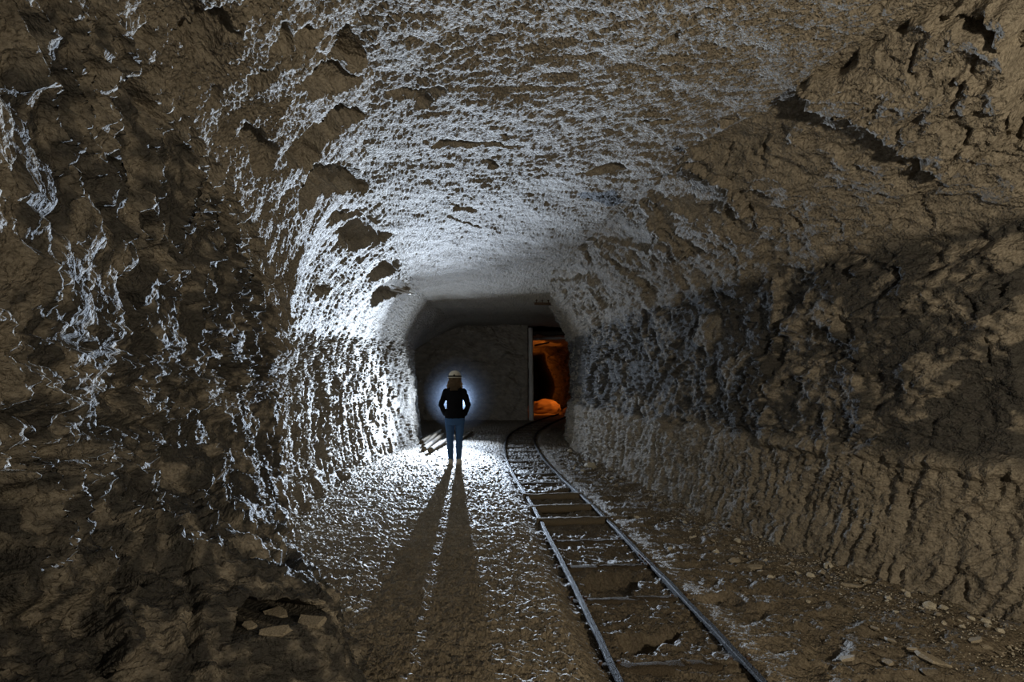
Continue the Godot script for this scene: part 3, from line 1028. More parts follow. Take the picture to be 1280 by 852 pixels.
func stack(p: Vector3, rows: Array) -> float:
	# a trunk of ellipses: [height, half width, half depth, z of the middle]
	var n := rows.size()
	var y := clampf(p.y, rows[0][0], rows[n - 1][0])
	var k := 0
	while k < n - 2 and y > rows[k + 1][0]: k += 1
	var t: float = (y - rows[k][0]) / (rows[k + 1][0] - rows[k][0])
	t = t * t * (3.0 - 2.0 * t)
	var hx := lerpf(rows[k][1], rows[k + 1][1], t)
	var hz := lerpf(rows[k][2], rows[k + 1][2], t)
	var z := p.z - lerpf(rows[k][3], rows[k + 1][3], t)
	var e := (sqrt(p.x * p.x / (hx * hx) + z * z / (hz * hz)) - 1.0) * minf(hx, hz)
	var over := absf(p.y - y)
	return maxf(e, 0.0) + over if over > 0.0 and e < 0.0 else (sqrt(e * e + over * over) if over > 0.0 else e)

func field(p: Vector3, parts: Array, k: float) -> float:
	var out := 1e9
	for s in parts:
		var d: float
		match s[0]:
			0: d = capsule(p, s[1], s[2], s[3], s[4])
			1: d = stack(p, s[1])
			_:
				var q: Vector3 = (p - s[1]) / s[2]
				d = (q.length() - 1.0) * minf(s[2].x, minf(s[2].y, s[2].z))
		var h := clampf(0.5 + 0.5 * (out - d) / k, 0.0, 1.0) if out < 1e8 else 1.0
		out = lerpf(out, d, h) - (k * h * (1.0 - h) if out < 1e8 else 0.0)
	return out

func body_mesh(parts: Array, lo: Vector3, hi: Vector3, cell: float, k: float, fold := 0.0) -> ArrayMesh:
	var n := Vector3i(((hi - lo) / cell).ceil()) + Vector3i.ONE
	var val := PackedFloat32Array()
	val.resize(n.x * n.y * n.z)
	var nz: FastNoiseLite = noises.wob
	var i := 0
	for z in n.z:
		for y in n.y:
			var skip := 0
			for x in n.x:
				if skip > 0:
					skip -= 1
					val[i] = 1.0
					i += 1
					continue
				var p := lo + Vector3(x, y, z) * cell
				var v := field(p, parts, k)
				if v > cell * 4.0: skip = int((v - k) * 0.8 / cell) - 2
				if fold > 0.0 and absf(v) < 0.05: v += fold * nz.get_noise_3d(p.x * 9.0, p.y * 14.0, p.z * 9.0)
				val[i] = v
				i += 1
	var sx := 1
	var sy := n.x
	var sz := n.x * n.y
	var id := {}
	var verts := PackedVector3Array()
	var cor := [0, sx, sy, sx + sy, sz, sx + sz, sy + sz, sx + sy + sz]
	var off := [Vector3(0, 0, 0), Vector3(1, 0, 0), Vector3(0, 1, 0), Vector3(1, 1, 0), Vector3(0, 0, 1), Vector3(1, 0, 1), Vector3(0, 1, 1), Vector3(1, 1, 1)]
	var edges := [[0, 1], [2, 3], [4, 5], [6, 7], [0, 2], [1, 3], [4, 6], [5, 7], [0, 4], [1, 5], [2, 6], [3, 7]]
	for z in n.z - 1:
		for y in n.y - 1:
			for x in n.x - 1:
				var b := x + y * sy + z * sz
				var inside := 0
				for c in 8:
					if val[b + cor[c]] < 0.0: inside += 1
				if inside == 0 or inside == 8: continue
				var sum := Vector3.ZERO
				var cnt := 0
				for e in edges:
					var va := val[b + cor[e[0]]]
					var vb := val[b + cor[e[1]]]
					if (va < 0.0) != (vb < 0.0):
						sum += off[e[0]].lerp(off[e[1]], va / (va - vb))
						cnt += 1
				id[b] = verts.size()
				verts.append(lo + (Vector3(x, y, z) + sum / cnt) * cell)
	var idx := PackedInt32Array()
	for z in range(1, n.z - 1):
		for y in range(1, n.y - 1):
			for x in range(1, n.x - 1):
				var b := x + y * sy + z * sz
				var v0 := val[b] < 0.0
				for ax in 3:
					var step: int = [sx, sy, sz][ax]
					var v1 := val[b + step] < 0.0
					if v0 == v1: continue
					var s1: int = [sy, sz, sx][ax]
					var s2: int = [sz, sx, sy][ax]
					var A: int = id[b - s1 - s2]
					var B: int = id[b - s2]
					var C: int = id[b]
					var D: int = id[b - s1]
					if v0: idx.append_array([A, C, B, A, D, C])
					else: idx.append_array([A, B, C, A, C, D])
	var nrm := PackedVector3Array()
	nrm.resize(verts.size())
	for t in range(0, idx.size(), 3):
		var f := (verts[idx[t + 2]] - verts[idx[t]]).cross(verts[idx[t + 1]] - verts[idx[t]])
		for j in 3: nrm[idx[t + j]] += f
	for j in nrm.size(): nrm[j] = nrm[j].normalized()
	var arr := []
	arr.resize(Mesh.ARRAY_MAX)
	arr[Mesh.ARRAY_VERTEX] = verts
	arr[Mesh.ARRAY_NORMAL] = nrm
	arr[Mesh.ARRAY_INDEX] = idx
	var am := ArrayMesh.new()
	am.add_surface_from_arrays(Mesh.PRIMITIVE_TRIANGLES, arr)
	return am

func build_person() -> void:
	var at := on_floor(568.5, 580.0)
	at.y = ground(at.x, -at.z)
	var t := thing("person", at, 0.02)
	tag(t, "person in black jacket, blue jeans and pale helmet, hands in pockets", "person")
	var arm_r := [[0, Vector3(0.15, 1.335, 0), Vector3(0.246, 1.1, 0.045), 0.038, 0.03], [0, Vector3(0.246, 1.1, 0.045), Vector3(0.155, 0.94, -0.09), 0.033, 0.026], [0, Vector3(0.155, 0.94, -0.09), Vector3(0.105, 0.87, -0.13), 0.032, 0.024]]
	var skin := [
		[1, [[0.76, 0.15, 0.11, 0.0], [0.9, 0.155, 0.11, 0.0], [1.08, 0.11, 0.095, 0.0], [1.28, 0.145, 0.105, 0.0], [1.36, 0.13, 0.075, 0.0], [1.43, 0.05, 0.05, 0.01], [1.5, 0.045, 0.048, 0.0]]],
		[2, Vector3(0, 1.565, -0.015), Vector3(0.074, 0.112, 0.095)],
		[0, Vector3(0, 1.5, -0.07), Vector3(0, 1.47, -0.085), 0.03, 0.022],
		[0, Vector3(0, 1.575, -0.105), Vector3(0, 1.55, -0.122), 0.008, 0.013],
		[0, Vector3(-0.02, 1.512, -0.096), Vector3(0.02, 1.512, -0.096), 0.009, 0.009],
		[0, Vector3(-0.075, 1.58, 0.0), Vector3(-0.077, 1.545, -0.005), 0.014, 0.009],
		[0, Vector3(0.075, 1.58, 0.0), Vector3(0.077, 1.545, -0.005), 0.014, 0.009],
	]
	var legs := []
	for s in [-1.0, 1.0]:
		for c in arm_r:
			skin.append([0, c[1] * Vector3(s, 1, 1), c[2] * Vector3(s, 1, 1), c[3], c[4]])
		# fingers curled in the pocket
		for f in 4:
			skin.append([0, Vector3(s * 0.105, 0.88 - f * 0.012, -0.13), Vector3(s * (0.06 - 0.004 * f), 0.85 - f * 0.014, -0.14), 0.009, 0.008])
		skin.append([0, Vector3(s * 0.125, 0.9, -0.125), Vector3(s * 0.08, 0.905, -0.15), 0.01, 0.009])
		legs.append([0, Vector3(s * 0.092, 0.82, 0.01), Vector3(s * 0.083, 0.48, 0.0), 0.094, 0.061])
		legs.append([0, Vector3(s * 0.083, 0.48, 0.0), Vector3(s * 0.08, 0.33, 0.018), 0.06, 0.06])
		legs.append([0, Vector3(s * 0.08, 0.33, 0.018), Vector3(s * 0.07, 0.075, 0.02), 0.058, 0.046])
		skin.append([0, Vector3(s * 0.092, 0.8, 0.01), Vector3(s * 0.083, 0.48, 0.0), 0.07, 0.047])
		skin.append([0, Vector3(s * 0.083, 0.48, 0.0), Vector3(s * 0.072, 0.07, 0.02), 0.045, 0.034])
		skin.append([0, Vector3(s * 0.072, 0.045, 0.03), Vector3(s * 0.082, 0.035, -0.13), 0.033, 0.026])
	obj("body", body_mesh(skin, Vector3(-0.34, -0.02, -0.24), Vector3(0.34, 1.72, 0.2), 0.0125, 0.02), mats.skin, t)
	var coat := [
		[1, [[0.845, 0.182, 0.132, 0.0], [0.93, 0.18, 0.128, 0.0], [1.06, 0.146, 0.112, 0.0], [1.16, 0.15, 0.115, 0.0], [1.27, 0.175, 0.125, 0.0], [1.34, 0.165, 0.1, 0.0], [1.41, 0.115, 0.08, 0.005], [1.475, 0.068, 0.066, 0.0]]],
	]
	for s in [-1.0, 1.0]:
		coat.append([0, Vector3(s * 0.158, 1.335, 0), Vector3(s * 0.246, 1.1, 0.045), 0.062, 0.046])
		coat.append([0, Vector3(s * 0.246, 1.1, 0.045), Vector3(s * 0.185, 0.93, -0.06), 0.044, 0.044])
	var jk := obj("jacket", body_mesh(coat, Vector3(-0.34, 0.81, -0.2), Vector3(0.34, 1.5, 0.2), 0.011, 0.022, 0.007), mats.jacket, t)
	var stz := new_st(false)
	beam(stz, Vector3(0, 1.1, -0.125), Vector3(0.012, 0.46, 0.01), Basis.IDENTITY, 0.003)
	obj("zip", st_mesh(stz, false), mats.steel, jk)
	var jeans := [[1, [[0.74, 0.155, 0.115, 0.01], [0.82, 0.168, 0.125, 0.012], [0.9, 0.162, 0.118, 0.005]]]] + legs
	obj("jeans", body_mesh(jeans, Vector3(-0.22, 0.04, -0.16), Vector3(0.22, 0.96, 0.18), 0.011, 0.016, 0.006), mats.jeans, t)
	var hair := [
		[2, Vector3(0, 1.585, 0.012), Vector3(0.092, 0.105, 0.105)],
		[1, [[1.36, 0.06, 0.025, 0.1], [1.44, 0.11, 0.045, 0.08], [1.52, 0.118, 0.075, 0.045], [1.6, 0.096, 0.09, 0.02]]],
		[0, Vector3(-0.085, 1.58, -0.01), Vector3(-0.118, 1.4, -0.02), 0.026, 0.03],
		[0, Vector3(0.085, 1.58, -0.01), Vector3(0.118, 1.4, -0.02), 0.026, 0.03],
	]
	obj("hair", body_mesh(hair, Vector3(-0.17, 1.32, -0.14), Vector3(0.17, 1.73, 0.17), 0.009, 0.02, 0.018), mats.hair, t)
	# helmet: a shell with a brim, a strap and a lamp bracket
	var st := new_st()
	var prof := [[0.0, 0.128], [0.035, 0.125], [0.07, 0.112], [0.1, 0.088], [0.12, 0.055], [0.129, 0.02], [0.13, 0.0]]
	var rings := []
	for e in [[-0.004, 0.15], [0.004, 0.152]] + prof:
		var ring := PackedVector3Array()
		for i in 24:
			var g := TAU * i / 24
			var front: float = 1.0 + (0.12 if e[0] < 0.005 and sin(g) < 0.0 else 0.0) * absf(sin(g))
			ring.append(Vector3(cos(g) * e[1] * 0.92, 1.592 + e[0], sin(g) * e[1] * 1.08 * front))
		rings.append(ring)
	sweep(st, rings)
	var hm := obj("helmet", st_mesh(st), mats.helmet, t)
	st = new_st()
	rings = []
	for e in [[0.012, 0.1295], [0.012, 0.1315], [0.036, 0.129], [0.036, 0.126]]:
		var ring := PackedVector3Array()
		for i in 24:
			var g := TAU * i / 24
			ring.append(Vector3(cos(g) * e[1] * 0.925, 1.592 + e[0], sin(g) * e[1] * 1.085))
		rings.append(ring)
	sweep(st, rings, true, false)
	obj("strap", st_mesh(st), mats.black, hm)
	st = new_st(false)
	beam(st, Vector3(0, 1.628, 0.137), Vector3(0.03, 0.045, 0.014))
	obj("strap_clip", st_mesh(st, false), mats.black, hm)
	st = new_st(false)
	beam(st, Vector3(0, 1.63, -0.15), Vector3(0.05, 0.04, 0.03))
	obj("headlamp", st_mesh(st, false), mats.black, hm)
	for s in [-1.0, 1.0]:
		var shoe := [[0, Vector3(s * 0.072, 0.05, 0.055), Vector3(s * 0.085, 0.04, -0.15), 0.046, 0.038], [0, Vector3(s * 0.073, 0.1, 0.02), Vector3(s * 0.073, 0.06, 0.0), 0.05, 0.045]]
		var sh := obj("shoe", body_mesh(shoe, Vector3(s * 0.078 - 0.075, -0.03, -0.22), Vector3(s * 0.078 + 0.075, 0.17, 0.14), 0.009, 0.02), mats.shoe, t)
		st = new_st(false)
		beam(st, Vector3(s * 0.078, 0.006, -0.045), Vector3(0.085, 0.02, 0.27))
		obj("sole", st_mesh(st, false), mats.sole, sh)
		st = new_st(false)
		beam(st, Vector3(s * 0.0295, 1.588, -0.094), Vector3(0.022, 0.009, 0.012))
		obj("eye", st_mesh(st, false), mats.black, t)

# ---------------------------------------------------------------- the track

func rail_ring(d: float, side: float, gauge: float) -> PackedVector3Array:
	var x := track_x(d)
	var dir := Vector3(track_x(d + 0.05) - track_x(d - 0.05), 0, -0.1).normalized()
	var across := Vector3(-dir.z, 0, dir.x)
	var nz: FastNoiseLite = noises.wob
	var mid := Vector3(x, 0.0, -d) + across * side * gauge * 0.5
	mid.y = -0.028 + 0.012 * nz.get_noise_2d(d * 0.8, side * 9.0)
	mid += across * 0.008 * nz.get_noise_2d(d * 1.1 + 40.0, side * 5.0)
	var ring := PackedVector3Array()
	# foot, web and head of a light rail
	for p in [Vector2(-0.035, -0.02), Vector2(-0.035, -0.01), Vector2(-0.006, -0.002), Vector2(-0.006, 0.032), Vector2(-0.019, 0.04), Vector2(-0.019, 0.053), Vector2(-0.014, 0.06), Vector2(0.014, 0.06), Vector2(0.019, 0.053), Vector2(0.019, 0.04), Vector2(0.006, 0.032), Vector2(0.006, -0.002), Vector2(0.035, -0.01), Vector2(0.035, -0.02)]:
		ring.append(mid + across * (p.x + 0.0025 * nz.get_noise_2d(d * 25.0, p.x * 300.0)) + Vector3.UP * (p.y + 0.003 * nz.get_noise_2d(d * 21.0 + 5.0, p.y * 200.0)))
	return ring

const SLEEPERS := [0.6, 1.4, 2.2, 3.03, 3.93, 4.62, 5.36, 6.1, 6.72, 7.4, 8.4, 9.2, 9.9, 10.6, 11.4, 12.1, 12.85, 13.6, 14.5, 15.4, 16.3, 17.2, 18.1, 19.0, 20.0, 21.0]

func build_track() -> void:
	var t := thing("railway_track")
	tag(t, "narrow gauge mine track with dark rails curving across the floor", "track")
	for side in [-1.0, 1.0]:
		var st := new_st(false)
		var rings := []
		var d := -2.8
		while d < 25.2:
			rings.append(rail_ring(d, side, 0.72))
			d += 0.05 if d < 7.0 else 0.15
		sweep(st, rings)
		var r := obj("rail", st_mesh(st, false), mats.rail, t)
		for e in [4.3 + side * 0.4, 9.6 + side * 0.3]:
			# fishplate with bolts where two lengths meet
			var x := track_x(e)
			var dir := Vector3(track_x(e + 0.05) - track_x(e - 0.05), 0, -0.1).normalized()
			var across := Vector3(-dir.z, 0, dir.x)
			var turn := Basis(dir, Vector3.UP, dir.cross(Vector3.UP))
			var ps := new_st(false)
			var mid: Vector3 = Vector3(x, 0.018, -e) + across * (side * 0.36 - side * 0.012)
			beam(ps, mid, Vector3(0.34, 0.026, 0.012), turn, 0.003)
			for b in [-0.12, -0.04, 0.04, 0.12]:
				tube(ps, mid + dir * b - across * side * 0.004, mid + dir * b - across * side * 0.018, 0.011, 0.009, 6)
			obj("fishplate", st_mesh(ps, false), mats.rust, r)
	var k := 0
	for d: float in SLEEPERS:
		var x := track_x(d)
		var dir := Vector3(track_x(d + 0.05) - track_x(d - 0.05), 0, -0.1).normalized()
		var across := Vector3(-dir.z, 0, dir.x)
		var st := new_st()
		var nz: FastNoiseLite = noises.wob
		var round_ := d > 5.9 and d < 7.6
		var half := 0.4
		var rings := []
		for j in 25:
			var s := lerpf(-half, half, j / 24.0)
			var ring := PackedVector3Array()
			var bow := 0.012 * nz.get_noise_2d(s * 2.0, k * 5.0) + (0.02 * s * s)
			for i in 14:
				var g := TAU * i / 14
				var wx := 0.085 if d > 5.9 else 0.05
				var hy := 0.05 if round_ else 0.038
				var ex := 1.0 if round_ else 0.6
				var px_ := signf(cos(g)) * pow(absf(cos(g)), ex) * wx
				var py := signf(sin(g)) * pow(absf(sin(g)), ex) * hy
				var q := 1.0 + 0.16 * nz.get_noise_3d(s * 5.0, g * 1.5, k * 3.0)
				ring.append(Vector3(x, 0, -d) + across * s + dir * (px_ * q + bow) + Vector3.UP * (py * q - 0.03 + (0.018 if round_ else -0.008) + 0.01 * nz.get_noise_2d(s * 6.0, k * 7.0 + g)))
			rings.append(ring)
		sweep(st, rings)
		var sl := obj("sleeper", st_mesh(st), mats.timber if round_ else mats.old_timber, t)
		if d > 2.5 and d < 13.0:
			for side in [-1.0, 1.0]:
				for e in [-0.05, 0.05]:
					var sp := new_st(false)
					var c: Vector3 = Vector3(x, 0, -d) + across * (side * 0.36 + e) + dir * 0.02
					tube(sp, c + Vector3(0, -0.03, 0), c + Vector3(0, 0.004, 0), 0.007, 0.007, 6)
					tube(sp, c + Vector3(0, 0.004, 0), c + Vector3(0, 0.014, 0), 0.015, 0.01, 6)
					obj("rail_spike", st_mesh(sp, false), mats.rust, sl)
		k += 1

# ---------------------------------------------------------------- the far end

func sheet(called: String, n: int, m: int, at: Callable, inward: Vector3, tint: Callable, mat: Material) -> void:
	var pos := PackedVector3Array()
	pos.resize(n * m)
	var col := PackedColorArray()
	col.resize(n * m)
	for r in n:
		for c in m:
			var p: Vector3 = at.call(float(r) / (n - 1), float(c) / (m - 1))
			pos[r * m + c] = p
			col[r * m + c] = tint.call(p)
	obj(called, grid_mesh(pos, n, m, inward, col), mat).set_meta("kind", "structure")

func build_end() -> void:
	var big: FastNoiseLite = noises.big
	var blk: FastNoiseLite = noises.block
	var rdg: FastNoiseLite = noises.ridge
	var wob: FastNoiseLite = noises.wob
	var stone := func(p: Vector3) -> Color:
		var v := wob.get_noise_2d(p.x * 2.0 + p.z, p.y * 4.0) + wob.get_noise_2d(p.x * 7.0, p.y * 9.0) * 0.6
		var c := STONE * (1.0 + v * 0.25)
		return c
	# wall that closes the drift, turning into the side passage on its right
	sheet("wall_back", 150, 190, func(s: float, t: float) -> Vector3:
		var y := lerpf(-0.15, 3.95, s)
		var x := lerpf(-4.9, 1.2, minf(t / 0.85, 1.0))
		x = minf(x, 0.6)
		var z := -21.6 - maxf(0.0, t - 0.8) * 34.0 + 0.2 * (1.0 - s) * sm(0.9, 0.0, s)
		var k := 0.28 * big.get_noise_2d(x * 0.8 + 3.0, y * 0.9) + 0.12 * blk.get_noise_2d(x * 1.6 + z, y * 1.4) + 0.05 * rdg.get_noise_2d(x * 3.0 + z, y * 6.0)
		return Vector3(x + (0.1 * wob.get_noise_2d(z * 0.7, y * 1.3) if t > 0.8 else 0.0), y, z + k * (1.0 - sm(0.7, 0.8, t) * 0.7)), Vector3(0, 0, 1), stone, mats.rock)
	# far side of the passage with a black hole on its left
	sheet("wall_far", 130, 170, func(s: float, t: float) -> Vector3:
		var y := lerpf(-0.2, 3.9, s)
		var x := lerpf(0.3, 7.0, t)
		var rim := 2.15 - 0.5 * sm(1.2, 2.7, y) - 0.2 * sm(1.2, 0.2, y)
		var z := -29.2 - 7.0 * (1.0 - sm(rim - 0.3, rim + 0.1, x)) * (1.0 - sm(2.6, 3.0, y))
		z += 0.35 * big.get_noise_2d(x * 0.7 + 13.0, y * 0.9) + 0.2 * blk.get_noise_2d(x * 1.3, y * 1.5) + 0.07 * rdg.get_noise_2d(x * 2.0, y * 5.0)
		return Vector3(x, y, z), Vector3(0, 0, 1), stone, mats.rock)
	sheet("ceiling", 60, 110, func(s: float, t: float) -> Vector3:
		var x := lerpf(0.3, 7.0, t)
		var z := lerpf(-22.3, -37.0, s)
		return Vector3(x, 3.28 - 0.1 * s + 0.1 * big.get_noise_2d(x, z) + 0.07 * blk.get_noise_2d(x * 1.5, z * 1.2), z), Vector3(0, -1, 0), func(_p: Vector3) -> Color: return STONE, mats.rock)
	sheet("floor", 60, 110, func(s: float, t: float) -> Vector3:
		var x := lerpf(0.2, 7.0, t)
		var z := lerpf(-22.2, -37.0, s)
		return Vector3(x, 0.05 * big.get_noise_2d(x, z) - 0.02 + 0.02 * rdg.get_noise_2d(x * 4.0, z * 4.0), z), Vector3(0, 1, 0), func(_p: Vector3) -> Color: return Color(0.36, 0.28, 0.18), mats.ground)
	sheet("wall_passage", 60, 60, func(s: float, t: float) -> Vector3:
		var y := lerpf(-0.2, 3.9, s)
		var x := lerpf(3.3, 7.2, t)
		return Vector3(x, y, -22.6 + 0.2 * big.get_noise_2d(x, y)), Vector3(0, 0, -1), stone, mats.rock)
	sheet("wall_passage_end", 40, 60, func(s: float, t: float) -> Vector3:
		var y := lerpf(-0.2, 3.9, s)
		var z := lerpf(-22.0, -37.0, t)
		return Vector3(6.9 + 0.2 * big.get_noise_2d(z, y), y, z), Vector3(-1, 0, 0), stone, mats.rock)
	# behind the photographer
	sheet("wall_front", 70, 90, func(s: float, t: float) -> Vector3:
		var y := lerpf(-0.2, 3.8, s)
		var x := lerpf(-2.3, 3.9, t)
		return Vector3(x, y, 2.9 + 0.3 * big.get_noise_2d(x, y) + 0.1 * blk.get_noise_2d(x * 2.0, y * 2.0)), Vector3(0, 0, -1), stone, mats.rock)
	# upright prop
	var st := new_st()
	tube(st, Vector3(0.74, -0.03, -21.3), Vector3(0.7, 3.52, -21.3), 0.095, 0.085, 12, 24, 0.25, 4)
	tag(obj("pit_prop", st_mesh(st), mats.pale_timber), "pale upright timber prop at the corner of the side passage", "post")
	# lintel timbers over the passage
	for e in [[Vector3(0.7, 3.4, -22.5), Vector3(2.5, 3.42, -22.5), 0.1, "dark lintel timber resting over the side passage, below the roof", mats.old_timber], [Vector3(0.85, 3.22, -22.9), Vector3(2.6, 3.26, -22.8), 0.055, "thin pale lintel timber under the thicker dark one", mats.pale_timber], [Vector3(0.95, 2.98, -23.4), Vector3(1.55, 3.1, -23.3), 0.04, "short dark stick jammed beneath the lintel timbers", mats.old_timber]]:
		st = new_st()
		tube(st, e[0], e[1], e[2], e[2] * 0.9, 10, 12, 0.3, int(e[2] * 100))
		tag(obj("lintel_timber", st_mesh(st), e[4]), e[3], "timber", "lintel timbers over the passage")
	# boulders under the orange lamp
	var b := obj("boulder", boulder_mesh(31, 26), mats.ochre_rock)
	b.position = Vector3(1.55, 0.2, -26.4)
	b.scale = Vector3(1.5, 0.85, 0.9)
	tag(b, "large rounded boulder in orange light inside the side passage", "boulder", "boulders in the passage")
	b = obj("boulder", boulder_mesh(37, 20), mats.ochre_rock)
	b.position = Vector3(2.75, 0.08, -26.0)
	b.scale = Vector3(0.8, 0.42, 0.6)
	tag(b, "smaller flat boulder beside the large orange lit one", "boulder", "boulders in the passage")
	# steel bar let into the rock under the roof
	var sb := thing("steel_bar", Vector3.ZERO)
	tag(sb, "dark rusty steel bar with pins under the roof by the right wall", "bar")
	st = new_st(false)
	beam(st, Vector3(0.82, 3.34, -13.3), Vector3(0.58, 0.06, 0.05), Basis(Vector3.BACK, -0.03))
	obj("bar", st_mesh(st, false), mats.rust, sb)
	for x in [0.58, 0.72, 0.86]:
		st = new_st(false)
		tube(st, Vector3(x, 3.36, -13.27), Vector3(x, 3.46, -13.27), 0.012, 0.012, 6)
		tube(st, Vector3(x, 3.41, -13.27), Vector3(x, 3.43, -13.27), 0.025, 0.025, 6)
		obj("pin", st_mesh(st, false), mats.rust, sb)
	# thin rods sticking out of the roof edge on the left
	for e in [[489, 356, 517, 367, "upper"], [487, 362, 512, 366, "lower"]]:
		var dd_ := 10.0
		var a := Vector3((e[0] - 640.0) / FOCAL * dd_, EYE + (HORIZON - e[1]) / FOCAL * dd_, -dd_)
		var c := Vector3((e[2] - 640.0) / FOCAL * dd_, EYE + (HORIZON - e[3]) / FOCAL * dd_, -dd_ - 0.1)
		st = new_st()
		tube(st, a, c, 0.012, 0.01, 8, 6, 0.2, 3)
		tag(obj("iron_rod", st_mesh(st), mats.steel), "thin pale iron rod poking from the left roof edge, %s of two" % e[4], "rod", "rods at the roof edge")

func slab_mesh(seed_: int) -> ArrayMesh:
	# a thin broken plate with sharp edges
	var rng := RandomNumberGenerator.new()
	rng.seed = seed_
	var low := PackedVector3Array()
	var mid := PackedVector3Array()
	var top := PackedVector3Array()
	var n := 7
	for k in n:
		var g := TAU * (k + rng.randf_range(-0.35, 0.35)) / n
		var r := rng.randf_range(0.32, 0.52)
		var p := Vector3(cos(g) * r, 0, sin(g) * r * 0.62)
		low.append(p * rng.randf_range(0.7, 0.95) + Vector3(0, -0.07, 0))
		mid.append(p + Vector3(0, rng.randf_range(-0.03, 0.03), 0))
		top.append(p * rng.randf_range(0.7, 0.97) + Vector3(0, 0.06 + p.x * 0.08, 0))
	var st := new_st(false)
	sweep(st, [low, mid, top])
	return st_mesh(st, false)

func boulder_mesh(seed_: int, rings_n: int) -> ArrayMesh:
	var st := new_st()
	var blk: FastNoiseLite = noises.block
	var wob: FastNoiseLite = noises.wob
	var rings := []
	for a in rings_n + 1:
		var th := PI * a / rings_n
		var ring := PackedVector3Array()
		for b in rings_n * 2:
			var ph := TAU * b / (rings_n * 2)
			var dir := Vector3(sin(th) * cos(ph), cos(th), sin(th) * sin(ph))
			var l := 0.5 + 0.07 * wob.get_noise_3dv(dir * 1.5 + Vector3.ONE * seed_) + 0.03 * wob.get_noise_3dv(dir * 5.0 + Vector3.ONE * seed_) + 0.02 * blk.get_noise_3dv(dir * 3.0)
			ring.append(dir * l)
		rings.append(ring)
	sweep(st, rings, true, false)
	return st_mesh(st)

# ---------------------------------------------------------------- loose things

func build_timbers() -> void:
	for e in [
		[Vector3(-2.16, 0.06, -13.3), Vector3(-2.02, 0.12, -15.6), 0.045, 0.05, "round grey timber lying nearest the left wall behind the person"],
		[Vector3(-1.9, 0.06, -12.0), Vector3(-1.85, 0.1, -14.9), 0.055, 0.05, "round grey timber lying in the middle of the loose timbers"],
		[Vector3(-2.02, 0.055, -12.7), Vector3(-1.93, 0.17, -15.1), 0.04, 0.04, "thin grey timber lying across between two thicker ones"],
		[Vector3(-1.72, 0.06, -11.7), Vector3(-1.5, 0.1, -14.3), 0.055, 0.045, "dark round timber lying nearest the person's feet"],
		[Vector3(-1.3, 0.05, -14.0), Vector3(-1.12, 0.09, -15.6), 0.035, 0.04, "short dark timber lying behind the person's right leg"],
	]:
		var st := new_st()
		var a: Vector3 = e[0]
		var b: Vector3 = e[1]
		a.y = ground(a.x, -a.z) + e[2]
		b.y = ground(b.x, -b.z) + e[1].y
		tube(st, a, b, e[2], e[3], 10, 16, 0.22, int(e[2] * 1000))
		tag(obj("loose_timber", st_mesh(st), mats.timber), e[4], "timber", "loose timbers behind the person")

